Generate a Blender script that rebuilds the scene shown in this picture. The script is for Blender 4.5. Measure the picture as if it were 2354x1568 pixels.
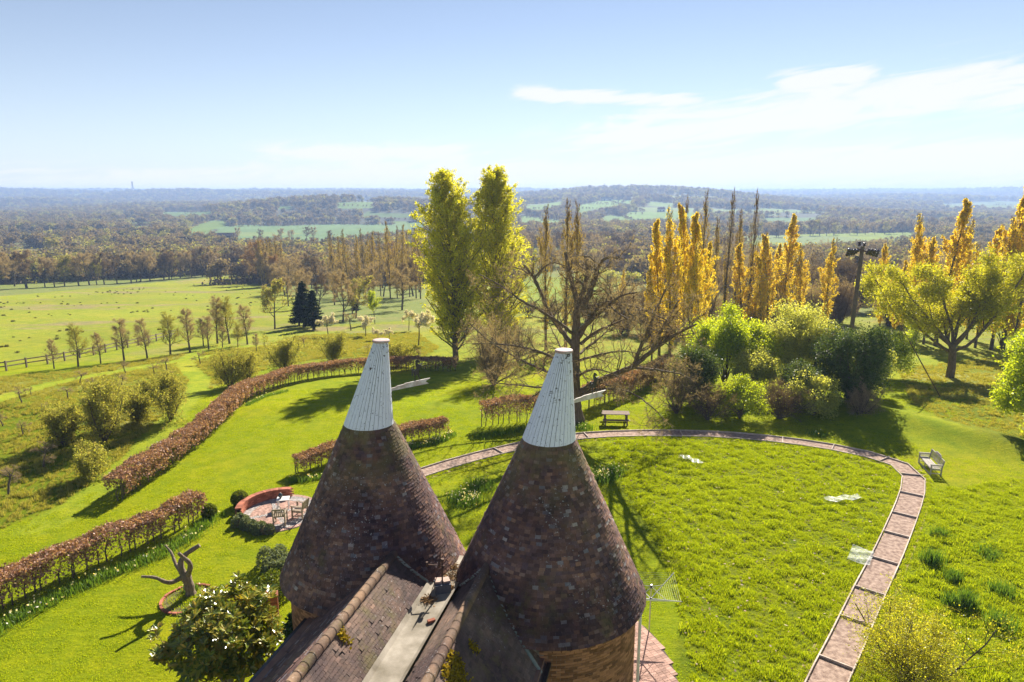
import bpy, math, random
import numpy as np
from mathutils import Vector, Matrix, Euler

# ---------------------------------------------------------------- camera, sky, sun, exposure
S = bpy.context.scene
for o in list(bpy.data.objects): bpy.data.objects.remove(o)
R = math.radians
CAMZ = 16.0
PITCH = R(12.26)
cd = bpy.data.cameras.new('camera'); cam = bpy.data.objects.new('camera', cd); S.collection.objects.link(cam)
cam.location = (0, 0, CAMZ); cam.rotation_euler = (math.pi/2 - PITCH, 0, 0)
cd.lens = 24; cd.sensor_width = 36; cd.clip_start = .1; cd.clip_end = 30000
S.camera = cam
SUN_AZ, SUN_EL = R(18), R(33)
W = bpy.data.worlds.new('World'); S.world = W; W.use_nodes = True
nt = W.node_tree; nt.nodes.clear()
def wn(t, **k):
    n = nt.nodes.new(t)
    for a, b in k.items(): setattr(n, a, b)
    return n
def wm(op, a, b=None, c=None):
    n = wn('ShaderNodeMath', operation=op)
    for i, v in enumerate((a, b, c)):
        if v is None: continue
        if isinstance(v, (int, float)): n.inputs[i].default_value = v
        else: nt.links.new(v, n.inputs[i])
    return n.outputs[0]
sky = wn('ShaderNodeTexSky', sky_type='NISHITA', sun_disc=False, sun_elevation=SUN_EL, sun_rotation=SUN_AZ,
         altitude=0, air_density=.65, dust_density=0.0, ozone_density=1.2)
tc = wn('ShaderNodeTexCoord'); sp = wn('ShaderNodeSeparateXYZ'); nt.links.new(tc.outputs['Generated'], sp.inputs[0])
X, Y, Z = sp.outputs
az = wm('MULTIPLY', wm('ARCTAN2', X, Y), 57.2958)
el = wm('MULTIPLY', wm('ARCSINE', Z), 57.2958)
# cirrus: streaked noise kept inside a few drawn out bands that climb to the right
cb = wn('ShaderNodeCombineXYZ')
nt.links.new(wm('MULTIPLY', az, .06), cb.inputs[0])
nt.links.new(wm('MULTIPLY', wm('SUBTRACT', el, wm('MULTIPLY', az, .13)), .38), cb.inputs[1])
nz = wn('ShaderNodeTexNoise'); nt.links.new(cb.outputs[0], nz.inputs['Vector'])
nz.inputs['Scale'].default_value = 2.6; nz.inputs['Detail'].default_value = 9; nz.inputs['Roughness'].default_value = .62; nz.inputs['Distortion'].default_value = .9
def band(e0, k, w, a0, a1, soft):
    d = wm('DIVIDE', wm('SUBTRACT', el, wm('ADD', wm('MULTIPLY', az, k), e0)), w)
    g = wm('EXPONENT', wm('MULTIPLY', wm('MULTIPLY', d, d), -1))
    l = wn('ShaderNodeMapRange', interpolation_type='SMOOTHSTEP'); nt.links.new(az, l.inputs[0]); l.inputs[1].default_value = a0; l.inputs[2].default_value = a0+soft
    r = wn('ShaderNodeMapRange', interpolation_type='SMOOTHSTEP'); nt.links.new(az, r.inputs[0]); r.inputs[1].default_value = a1; r.inputs[2].default_value = a1-soft
    return wm('MULTIPLY', wm('MULTIPLY', g, l.outputs[0]), r.outputs[0])
bands = [band(3.6, .10, 1.7, -8, 170, 24), band(7.7, -.05, .55, -2, 17, 5), band(8.1, .0, .7, 18, 29, 4), band(3.2, .01, .8, -24, 2, 10), band(1.2, .03, 1.5, -50, 90, 20), band(5.8, .0, .3, 4, 22, 6)]
tot = bands[0]
for b in bands[1:]: tot = wm('MAXIMUM', tot, b)
cl = wn('ShaderNodeMapRange', interpolation_type='SMOOTHSTEP')
nt.links.new(wm('ADD', wm('MULTIPLY', wm('SUBTRACT', nz.outputs[0], .5), 2.3), wm('MULTIPLY', tot, .88)), cl.inputs[0]); cl.inputs[1].default_value = .16; cl.inputs[2].default_value = .72
fac = wm('MULTIPLY', wm('MULTIPLY', cl.outputs[0], wm('MINIMUM', wm('MULTIPLY', tot, 2.4), 1)), .92)
mixc = wn('ShaderNodeMix', data_type='RGBA'); nt.links.new(fac, mixc.inputs[0])
gam = wn('ShaderNodeHueSaturation'); gam.inputs['Saturation'].default_value = .84; nt.links.new(sky.outputs[0], gam.inputs['Color'])
veil = wn('ShaderNodeMix', data_type='RGBA'); nt.links.new(wm('MULTIPLY', wm('EXPONENT', wm('MULTIPLY', wm('ABSOLUTE', el), -.16)), .95), veil.inputs[0])
nt.links.new(gam.outputs[0], veil.inputs[6]); veil.inputs[7].default_value = (5.9, 6.35, 6.7, 1)
nt.links.new(veil.outputs[2], mixc.inputs[6]); mixc.inputs[7].default_value = (7.4, 7.5, 7.6, 1)
bg = wn('ShaderNodeBackground'); bg.inputs[1].default_value = .055; nt.links.new(mixc.outputs[2], bg.inputs[0])
wo = wn('ShaderNodeOutputWorld'); nt.links.new(bg.outputs[0], wo.inputs[0])
sd = bpy.data.lights.new('sun', 'SUN'); sun = bpy.data.objects.new('sun', sd); S.collection.objects.link(sun)
sd.energy = 5.0; sd.angle = R(.5); sd.color = (1, .92, .80)
sdir = Vector((math.sin(SUN_AZ)*math.cos(SUN_EL), math.cos(SUN_AZ)*math.cos(SUN_EL), math.sin(SUN_EL)))
sun.rotation_euler = sdir.to_track_quat('Z', 'Y').to_euler(); sun.location = (0, 0, 60)
S.view_settings.view_transform = 'Standard'; S.view_settings.look = 'None'; S.view_settings.gamma = 1
S.view_settings.use_curve_mapping = False; S.view_settings.exposure = 1.28
S.cycles.use_denoising = True; S.cycles.max_bounces = 6; S.cycles.diffuse_bounces = 3; S.cycles.transparent_max_bounces = 6
S.cycles.volume_bounces = 0; S.cycles.caustics_reflective = False; S.cycles.caustics_refractive = False

# ---------------------------------------------------------------- helpers
col = S.collection
def tag(o, label=None, cat=None, group=None, kind=None):
    if label: o['label'] = label
    if cat: o['category'] = cat
    if group: o['group'] = group
    if kind: o['kind'] = kind
    return o
def empty(name, loc=(0, 0, 0), rz=0, **k):
    o = bpy.data.objects.new(name, None); col.objects.link(o); o.location = loc; o.rotation_euler = (0, 0, rz); o.empty_display_size = .2
    return tag(o, **k)
def link(name, me, parent=None, **k):
    o = bpy.data.objects.new(name, me); col.objects.link(o); o.parent = parent
    return tag(o, **k)
class MB:
    """collects quads and triangles with material slots, then builds one mesh"""
    def __init__(s): s.V = []; s.F = []; s.n = 0
    def add(s, V, F, mi=0):
        V = np.asarray(V, float).reshape(-1, 3); F = np.asarray(F, int)
        if len(F) == 0: return
        s.V.append(V); s.F.append((F+s.n, mi)); s.n += len(V)
    def mesh(s, name, mats, smooth=False):
        me = bpy.data.meshes.new(name)
        V = np.concatenate(s.V); me.vertices.add(len(V)); me.vertices.foreach_set('co', V.ravel().astype(np.float32))
        nl = sum(f.size for f, _ in s.F); npoly = sum(len(f) for f, _ in s.F)
        me.loops.add(nl); me.polygons.add(npoly)
        me.loops.foreach_set('vertex_index', np.concatenate([f.ravel() for f, _ in s.F]).astype(np.int32))
        cnt = np.concatenate([np.full(len(f), f.shape[1]) for f, _ in s.F])
        me.polygons.foreach_set('loop_start', np.concatenate([[0], np.cumsum(cnt)[:-1]]).astype(np.int32))
        if not isinstance(mats, (list, tuple)): mats = [mats]
        for m in mats: me.materials.append(m)
        me.polygons.foreach_set('material_index', np.concatenate([np.full(len(f), mi) for f, mi in s.F]).astype(np.int32))
        me.polygons.foreach_set('use_smooth', np.full(npoly, bool(smooth)))
        me.update(calc_edges=True); me.validate()
        return me
    def build(s, name, mats, parent=None, smooth=False, **k): return link(name, s.mesh(name, mats, smooth), parent, **k)
    def box(s, c, size, rz=0, mi=0, M=None, top=1.0):
        x, y, z = [v/2 for v in size]
        V = np.array([(-x,-y,-z),(x,-y,-z),(x,y,-z),(-x,y,-z),(-x*top,-y*top,z),(x*top,-y*top,z),(x*top,y*top,z),(-x*top,y*top,z)])
        if rz: ca, sa = math.cos(rz), math.sin(rz); V = V@np.array([[ca, sa, 0], [-sa, ca, 0], [0, 0, 1]])
        if M is not None: V = V@np.array(M).T
        s.add(V+np.array(c), BOXF, mi)
    def beam(s, a, b, w, h, mi=0, up=(0, 0, 1)):
        a = np.array(a, float); b = np.array(b, float); d = b-a; L = np.linalg.norm(d); d /= L
        x = np.cross(d, up); x = x/np.linalg.norm(x) if np.linalg.norm(x) > 1e-6 else np.array([1., 0, 0]); z = np.cross(x, d)
        V = []
        for q in (a, b):
            for i, j in ((-1, -1), (1, -1), (1, 1), (-1, 1)): V.append(q+x*i*w/2+z*j*h/2)
        s.add(V, [(0,3,2,1),(4,5,6,7),(0,1,5,4),(1,2,6,5),(2,3,7,6),(3,0,4,7)], mi)
    def tube(s, P, r, n=6, mi=0, cap=True):
        P = np.asarray(P, float); k = len(P); r = np.broadcast_to(np.asarray(r, float), (k,))
        T = np.gradient(P, axis=0); T /= np.maximum(np.linalg.norm(T, axis=1, keepdims=True), 1e-9)
        ref = np.array([0, 0, 1.]) if abs(T[0, 2]) < .9 else np.array([1., 0, 0])
        A = np.cross(T, ref); A /= np.maximum(np.linalg.norm(A, axis=1, keepdims=True), 1e-9); B = np.cross(T, A)
        th = np.arange(n)*2*math.pi/n
        V = P[:, None]+r[:, None, None]*(A[:, None]*np.cos(th)[None, :, None]+B[:, None]*np.sin(th)[None, :, None])
        i = np.arange(k-1)[:, None]*n; j = np.arange(n)[None]; j2 = (j+1) % n
        F = np.stack([i+j, i+j2, i+n+j2, i+n+j], -1).reshape(-1, 4)
        s.add(V.reshape(-1, 3), F, mi)
        if cap and n > 3: s.add(V[-1], [list(range(n))], mi); s.add(V[0], [list(range(n))[::-1]], mi)
    def lathe(s, prof, c=(0, 0, 0), n=24, mi=0, a0=0, a1=2*math.pi):
        full = abs(a1-a0-2*math.pi) < 1e-6; m = n if full else n+1
        th = a0+np.arange(m)*(a1-a0)/n; prof = np.array(prof)
        V = np.stack([prof[:, None, 0]*np.cos(th), prof[:, None, 0]*np.sin(th), np.repeat(prof[:, 1:2], m, 1)], -1)+np.array(c)
        i = np.arange(len(prof)-1)[:, None]*m; j = np.arange(n)[None]; j2 = (j+1) % m
        s.add(V.reshape(-1, 3), np.stack([i+j, i+j2, i+m+j2, i+m+j], -1).reshape(-1, 4), mi)
    def prism(s, pts, axis0, ax, ay, thick, mi=0):
        """flat outline pts (2D) extruded: origin axis0, axes ax, ay, thickness along their normal"""
        ax = np.array(ax, float); ay = np.array(ay, float); n = np.cross(ax, ay); n /= np.linalg.norm(n)
        A = np.array(axis0)+np.array([p[0]*ax+p[1]*ay for p in pts]); k = len(pts)
        me_tri = mathutils_tess(pts)
        V = np.concatenate([A+n*thick/2, A-n*thick/2])
        s.add(V, me_tri, mi); s.add(V, [(a+k, c+k, b+k) for a, b, c in me_tri], mi)
        s.add(V, [(i, i+k, (i+1) % k+k, (i+1) % k) for i in range(k)], mi)
BOXF = [(0,3,2,1),(4,5,6,7),(0,1,5,4),(1,2,6,5),(2,3,7,6),(3,0,4,7)]
def mathutils_tess(pts):
    from mathutils.geometry import tessellate_polygon
    return [tuple(t) for t in tessellate_polygon([[Vector((p[0], p[1], 0)) for p in pts]])]

# pixel of the 2354 wide photograph -> unit-less viewing ray; used only to find where things stand on the ground
def ray(px, py):
    a = (px-1177)/1569; d = (py-784)/1569; c, s_ = math.cos(PITCH), math.sin(PITCH)
    return a, c-d*s_, -(s_+d*c)
def proj(x, y, z):
    c, s_ = math.cos(PITCH), math.sin(PITCH); h = z-CAMZ
    zc = y*c-h*s_; yc = y*s_+h*c
    return 1177+1569*x/zc, 784-1569*yc/zc
def sstep(e0, e1, x):
    t = np.clip((x-e0)/(e1-e0), 0, 1); return t*t*(3-2*t)
_ty = [-300, 50, 75, 100, 150, 200, 277, 400, 600, 1000, 1500, 2200, 3000, 4500, 7000, 9500]
_tz = [0, 0, -2.5, -5, -9.5, -14, -20, -24, -28, -34, -36, -31, -20, 0, 13, 8]
def H(x, y):
    x = np.asarray(x, float); y = np.asarray(y, float)
    h = np.interp(y, _ty, _tz)
    f = sstep(60, 400, y)
    h = h+f*(1.2*np.sin(x/90+1)+.9*np.sin(y/60+x/140))*sstep(80, 500, y)
    h = h+50*np.exp(-((x-400)/520)**2-((y-2200)/560)**2)
    h = h+38*np.exp(-((x+350)/300)**2-((y-1430)/260)**2)
    far = sstep(2200, 3600, y)
    h = h+far*(7*np.sin(x/700+2)+5*np.sin(x/330+y/900)+4*np.sin(y/400+x/1500))*.8+sstep(700, 1500, y)*10*(np.sin(x/260+y/410)*np.sin(y/290-x/700)+.1)
    h = h+(24*np.exp(-((y-3600)/500)**2)*sstep(200, -1500, x)+16*np.exp(-((y-3900)/400)**2)*sstep(900, 2600, x))
    return h
def G(px, py):
    """ground point seen at this place of the photograph"""
    a, b, c = ray(px, py); t = 5.0; pt = t
    while t < 9000:
        if CAMZ+c*t < float(H(a*t, b*t)): break
        pt = t; t *= 1.01
    lo, hi = pt, t
    for _ in range(24):
        m = (lo+hi)/2
        if CAMZ+c*m < float(H(a*m, b*m)): hi = m
        else: lo = m
    return np.array((a*hi, b*hi, float(H(a*hi, b*hi))))
def px_at(px, y, z=0):
    """x so that a thing at forward distance y and height z appears in column px"""
    c, s_ = math.cos(PITCH), math.sin(PITCH)
    return (px-1177)/1569*(y*c-(z-CAMZ)*s_)
def inpoly(P, x, y):
    P = np.asarray(P); x = np.asarray(x); y = np.asarray(y); r = np.zeros(x.shape, bool); j = len(P)-1
    for i in range(len(P)):
        xi, yi = P[i][:2]; xj, yj = P[j][:2]
        c = ((yi > y) != (yj > y)) & (x < (xj-xi)*(y-yi)/((yj-yi) if yj != yi else 1e-9)+xi)
        r ^= c; j = i
    return r
def resample(P, step):
    P = np.asarray(P, float); d = np.concatenate([[0], np.cumsum(np.linalg.norm(np.diff(P, axis=0), axis=1))])
    n = max(2, int(d[-1]/step)+1); t = np.linspace(0, d[-1], n)
    return np.stack([np.interp(t, d, P[:, i]) for i in range(P.shape[1])], -1)
def smoothline(P, step, it=3):
    P = np.asarray(P, float)
    for _ in range(it):
        Q = [P[0]]
        for a, b in zip(P[:-1], P[1:]): Q += [a*.75+b*.25, a*.25+b*.75]
        Q.append(P[-1]); P = np.array(Q)
    return resample(P, step)
def vnoise(x, y, seed=0):
    """cheap smooth value noise"""
    xi = np.floor(x).astype(int); yi = np.floor(y).astype(int); fx = x-xi; fy = y-yi; fx = fx*fx*(3-2*fx); fy = fy*fy*(3-2*fy)
    def h(a, b): v = np.sin(a*127.1+b*311.7+seed*74.7)*43758.5453; return v-np.floor(v)
    return (h(xi, yi)*(1-fx)+h(xi+1, yi)*fx)*(1-fy)+(h(xi, yi+1)*(1-fx)+h(xi+1, yi+1)*fx)*fy
ORD = ['first', 'second', 'third', 'fourth', 'fifth', 'sixth', 'seventh', 'eighth', 'ninth', 'tenth', 'eleventh', 'twelfth', 'thirteenth', 'fourteenth', 'fifteenth', 'sixteenth', 'seventeenth', 'eighteenth', 'nineteenth', 'twentieth']

# ---------------------------------------------------------------- materials
class NT:
    def __init__(s, name):
        s.m = bpy.data.materials.new(name); s.m.use_nodes = True; s.t = s.m.node_tree; s.t.nodes.clear()
        s.out = s.n('ShaderNodeOutputMaterial'); s.tc = s.n('ShaderNodeTexCoord'); s.gi = None
    def n(s, t, **k):
        n = s.t.nodes.new(t)
        for a, b in k.items(): setattr(n, a, b)
        return n
    def l(s, a, b): s.t.links.new(a, b)
    def set(s, sock, v):
        if isinstance(v, bpy.types.NodeSocket): s.l(v, sock)
        else: sock.default_value = v if not isinstance(v, tuple) or len(v) != 3 or len(sock.default_value) == 3 else (*v, 1)
    def noise(s, scale, detail=4, rough=.55, coord='Object', vec=None, dist=0):
        n = s.n('ShaderNodeTexNoise'); s.l(vec if vec is not None else s.tc.outputs[coord], n.inputs['Vector'])
        n.inputs['Scale'].default_value = scale; n.inputs['Detail'].default_value = detail; n.inputs['Roughness'].default_value = rough; n.inputs['Distortion'].default_value = dist
        return n.outputs[0]
    def ramp(s, f, stops, interp='LINEAR'):
        n = s.n('ShaderNodeValToRGB'); s.l(f, n.inputs[0]); cr = n.color_ramp; cr.interpolation = interp
        while len(cr.elements) < len(stops): cr.elements.new(.5)
        for e, (p, c) in zip(cr.elements, stops): e.position = p; e.color = (*c, 1) if len(c) == 3 else c
        return n.outputs[0]
    def mix(s, f, a, b, blend='MIX'):
        n = s.n('ShaderNodeMix', data_type='RGBA', blend_type=blend)
        s.set(n.inputs[0], f); s.set(n.inputs[6], a); s.set(n.inputs[7], b); return n.outputs[2]
    def math(s, op, a, b=0.0):
        n = s.n('ShaderNodeMath', operation=op); s.set(n.inputs[0], a); s.set(n.inputs[1], b); return n.outputs[0]
    def mrange(s, f, a, b, c=0.0, d=1.0):
        n = s.n('ShaderNodeMapRange'); s.l(f, n.inputs[0])
        for i, v in enumerate((a, b, c, d)): n.inputs[i+1].default_value = v
        return n.outputs[0]
    def island(s):
        """random number of its own for every piece, whether a piece is an island of a mesh or an object"""
        g = s.n('ShaderNodeNewGeometry'); o = s.n('ShaderNodeObjectInfo')
        return s.math('FRACT', s.math('ADD', g.outputs['Random Per Island'], o.outputs['Random']))
    def bsdf(s, color, rough=.8, spec=.3, metal=0.0, bump=None, bstr=.3, bdist=.02):
        b = s.n('ShaderNodeBsdfPrincipled'); s.set(b.inputs['Base Color'], color); s.set(b.inputs['Roughness'], rough)
        b.inputs['Specular IOR Level'].default_value = spec; s.set(b.inputs['Metallic'], metal)
        if bump is not None:
            bp = s.n('ShaderNodeBump'); bp.inputs['Strength'].default_value = bstr; bp.inputs['Distance'].default_value = bdist; s.l(bump, bp.inputs['Height']); s.l(bp.outputs[0], b.inputs['Normal'])
        s.l(b.outputs[0], s.out.inputs[0]); return b
def simple(name, c1, c2=None, scale=6, rough=.7, spec=.3, metal=0.0, bstr=.25, isl=0.0, detail=5):
    m = NT(name); nz = m.noise(scale, detail)
    c2 = c2 or tuple(v*.6 for v in c1)
    c = m.mix(m.mrange(nz, .35, .65), c1, c2)
    if isl: c = m.mix(1.0, c, m.ramp(m.island(), [(0, (1-isl,)*3), (1, (1+isl*.6,)*3)]), 'MULTIPLY')
    m.bsdf(c, rough, spec, metal, m.noise(scale*5, 3), bstr); return m.m
def leaf(name, cols, trans=.5, rough=.45, gloss=.12):
    """foliage: every leaf its own tone, thin enough to let the sun through"""
    m = NT(name); k = len(cols); c = m.ramp(m.island(), [(i/max(k-1, 1), q) for i, q in enumerate(cols)])
    d = m.n('ShaderNodeBsdfDiffuse'); t = m.n('ShaderNodeBsdfTranslucent'); m.l(c, d.inputs[0])
    c2 = m.mix(1.0, c, (1.5, 1.35, .5, 1), 'MULTIPLY'); m.l(c2, t.inputs[0])
    x = m.n('ShaderNodeMixShader'); x.inputs[0].default_value = trans; m.l(d.outputs[0], x.inputs[1]); m.l(t.outputs[0], x.inputs[2])
    g = m.n('ShaderNodeBsdfGlossy'); g.inputs['Roughness'].default_value = rough; g.inputs[0].default_value = (1, 1, 1, 1)
    fr = m.n('ShaderNodeFresnel'); y = m.n('ShaderNodeMixShader'); m.l(m.math('MINIMUM', m.math('MULTIPLY', fr.outputs[0], gloss*1.2), gloss*.35), y.inputs[0]); m.l(x.outputs[0], y.inputs[1]); m.l(g.outputs[0], y.inputs[2])
    m.l((y if gloss else x).outputs[0], m.out.inputs[0]); return m.m
def bark(name, c1, c2, scale=3):
    m = NT(name); mp = m.n('ShaderNodeMapping'); mp.inputs['Scale'].default_value = (1, 1, .3); m.l(m.tc.outputs['Object'], mp.inputs[0])
    n1 = m.noise(scale*4, 5, vec=mp.outputs[0]); n2 = m.noise(scale*.4, 2)
    c = m.mix(m.mrange(n1, .3, .7), c1, c2); c = m.mix(m.math('MULTIPLY', m.mrange(n2, .5, .7), .5), c, (.12, .13, .05, 1))
    m.bsdf(c, .9, .15, 0.0, n1, .8, .03); return m.m
M_bark = bark('oak_bark', (.25, .19, .13), (.09, .065, .045))
M_bark2 = bark('grey_bark', (.19, .155, .12), (.07, .055, .045))
M_dead = bark('dead_wood', (.30, .23, .165), (.13, .095, .07), 5)
M_twig = leaf('twigs', [(.26, .20, .15), (.37, .29, .22), (.48, .39, .30)], .32, gloss=0)
M_twigd = leaf('dark_twigs', [(.12, .09, .075), (.19, .14, .115), (.26, .195, .15)], .25, gloss=0)
M_twigr = leaf('ruddy_twigs', [(.24, .15, .09), (.33, .21, .12), (.40, .27, .14)], .3, gloss=0)
M_bud = leaf('budding_twigs', [(.20, .19, .06), (.30, .29, .08), (.40, .36, .11)], .45, gloss=0)
M_pop = leaf('poplar_leaf', [(.36, .39, .03), (.50, .53, .035), (.68, .65, .06), (.26, .31, .03)], .64)
M_yel = leaf('yellow_poplar_leaf', [(.58, .46, .045), (.72, .585, .055), (.84, .70, .08), (.46, .375, .05)], .56)
M_gold = leaf('fading_poplar_leaf', [(.40, .30, .08), (.50, .39, .10), (.32, .25, .10)], .4)
M_wil = leaf('willow_leaf', [(.32, .34, .03), (.46, .47, .04), (.26, .29, .03), (.58, .56, .07)], .6)
M_green = leaf('spring_leaf', [(.24, .34, .025), (.36, .46, .03), (.50, .57, .04), (.16, .24, .02)], .62)
M_pale = leaf('pale_leaf', [(.40, .44, .13), (.54, .57, .18), (.30, .34, .10)], .6)
M_darkg = leaf('dark_evergreen_leaf', [(.05, .09, .025), (.09, .14, .04), (.15, .20, .07)], .35)
M_haz = leaf('hazel_leaf', [(.31, .33, .09), (.42, .43, .12), (.25, .27, .08), (.36, .31, .15)], .52, gloss=0)
M_con = leaf('conifer_needle', [(.02, .035, .018), (.035, .055, .025), (.05, .06, .03)], .15, gloss=0)
M_cop = leaf('copper_hedge_leaf', [(.38, .20, .14), (.52, .31, .22), (.66, .46, .35), (.28, .15, .11), (.20, .14, .11)], .25, gloss=.06)
M_white = leaf('blossom', [(.72, .70, .66), (.82, .79, .74), (.60, .55, .48)], .3, gloss=0)
M_mag = leaf('magnolia_leaf', [(.10, .16, .02), (.20, .25, .03), (.34, .33, .04), (.48, .36, .06)], .35, .25, .7)
M_box = leaf('box_leaf', [(.08, .13, .015), (.17, .21, .02), (.06, .10, .015), (.30, .31, .03)], .3, gloss=.05)
M_lav = leaf('grey_green_leaf', [(.15, .19, .10), (.24, .27, .16), (.10, .14, .07)], .25, gloss=0)
M_ivy = leaf('ivy_leaf', [(.02, .06, .015), (.04, .09, .02), (.10, .16, .03)], .3)
M_grassl = leaf('grass_blade', [(.16, .24, .01), (.25, .34, .012), (.37, .46, .015), (.48, .52, .04)], .52, gloss=0)
M_dry = leaf('rough_grass_blade', [(.26, .29, .04), (.37, .36, .08), (.48, .42, .16), (.22, .26, .03)], .4, gloss=0)
M_daff = leaf('daffodil_leaf', [(.07, .15, .02), (.12, .22, .03), (.20, .31, .05)], .4, gloss=.05)
M_flow = leaf('daffodil_petal', [(.82, .80, .66), (.86, .84, .76), (.80, .60, .06)], .3, gloss=0)

# ---------------------------------------------------------------- ground
FIELDS = [  # (outline in the photograph, colour)
 ([(485, 548), (500, 522), (560, 517), (650, 519), (760, 515), (900, 516), (985, 512), (985, 524), (960, 530), (870, 542), (740, 556), (640, 552), (560, 552)], (.24, .34, .14)),
 ([(415, 540), (440, 522), (482, 507), (522, 507), (525, 520), (498, 524), (480, 545)], (.24, .32, .07)),
 ([(0, 583), (0, 571), (112, 571), (118, 582)], (.36, .29, .13)),
 ([(290, 529), (300, 519), (352, 519), (350, 528)], (.24, .32, .08)), ([(366, 498), (370, 488), (490, 486), (492, 494)], (.22, .30, .09)),
 ([(770, 480), (775, 465), (862, 466), (862, 479)], (.24, .33, .09)), ([(640, 481), (645, 474), (672, 474), (672, 481)], (.2, .3, .09)),
 ([(905, 516), (900, 508), (968, 512), (968, 524)], (.24, .33, .09)), ([(830, 500), (840, 487), (950, 492), (950, 500)], (.2, .27, .1)),
 ([(1205, 481), (1209, 474), (1295, 462), (1296, 473), (1239, 483)], (.26, .36, .07)),
 ([(1325, 479), (1331, 471), (1392, 460), (1455, 460), (1455, 470), (1378, 482)], (.26, .38, .07)),
 ([(1425, 499), (1450, 487), (1548, 485), (1600, 486), (1600, 504), (1545, 507), (1462, 508)], (.26, .38, .07)),
 ([(1192, 514), (1192, 495), (1245, 500), (1290, 507), (1290, 518)], (.26, .36, .08)),
 ([(1322, 496), (1326, 479), (1366, 480), (1350, 490)], (.25, .36, .08)),
 ([(1380, 502), (1400, 492), (1462, 506), (1410, 513), (1385, 512)], (.24, .34, .08)),
 ([(1488, 474), (1490, 463), (1552, 468), (1550, 476)], (.25, .35, .08)),
 ([(1740, 487), (1742, 478), (1900, 487), (1900, 491)], (.26, .34, .08)), ([(1750, 510), (1752, 500), (1880, 501), (1880, 512)], (.2, .3, .09)),
 ([(1690, 577), (1700, 545), (1850, 538), (2112, 533), (2112, 546), (2000, 562), (1800, 576)], (.30, .37, .05)),
 ([(1185, 585), (1190, 568), (1300, 568), (1300, 585)], (.26, .34, .05)),
 ([(1195, 715), (1200, 637), (1300, 636), (1445, 650), (1440, 690), (1380, 705)], (.34, .40, .045)),
 ([(2150, 470), (2300, 462), (2354, 466), (2354, 473), (2200, 476)], (.22, .28, .1)),
]
ROUGH_L = np.array([G(*p)[:2] for p in [(-80, 870), (120, 858), (480, 806), (590, 800), (700, 770), (960, 765), (1010, 800), (960, 828), (760, 822), (640, 842), (540, 872), (470, 900), (450, 925), (400, 1010), (300, 1075), (225, 1125), (120, 1180), (-60, 1235)]])
ROUGH_R = np.array([G(*p)[:2] for p in [(1385, 1020), (1500, 1008), (1700, 1015), (1850, 1028), (1980, 1055), (2050, 1080), (2068, 1108), (2055, 1155), (2000, 1262), (1950, 1360), (1880, 1500), (1850, 1600), (1600, 1620), (1570, 1450), (1540, 1330), (1500, 1230), (1440, 1130)]])
ROUGH_O = np.array([G(*p)[:2] for p in [(2060, 850), (2300, 820), (2450, 900), (2450, 1100), (2250, 1010), (2100, 930)]])
ROUGH_P = np.array([G(*p)[:2] for p in [(2140, 1130), (2354, 1100), (2500, 1300), (2500, 1640), (1980, 1640), (2060, 1400), (2130, 1200)]])
WOOD = [[(1455, 742), (2500, 712), (2500, 560), (2120, 560), (2000, 575), (1700, 590), (1455, 600)], [(560, 652), (655, 660), (690, 700), (690, 752), (975, 735), (985, 560), (900, 560), (560, 600)], [(-100, 690), (300, 655), (560, 632), (560, 600), (-100, 600)]]
STRIPS = [smoothline(np.array([G(*p)[:2] for p in q]), .5, 2) for q in ([(640, 792), (560, 796), (480, 803), (425, 822), (432, 850), (462, 872), (455, 900), (400, 960), (330, 1040), (240, 1120), (120, 1200), (-40, 1270)], [(-60, 935), (40, 905), (130, 880), (250, 858), (400, 832), (480, 818)])]
def farfield(x, y):
    """pale fields opening in the distant woods"""
    s_ = np.where(y < 1500, 150., 260.)
    return (y > 620) & (vnoise(x/s_+3, y/(s_*.8), 9)+.12*vnoise(x/30, y/30, 3) > .80-.06*sstep(2000, 4000, y))
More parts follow.
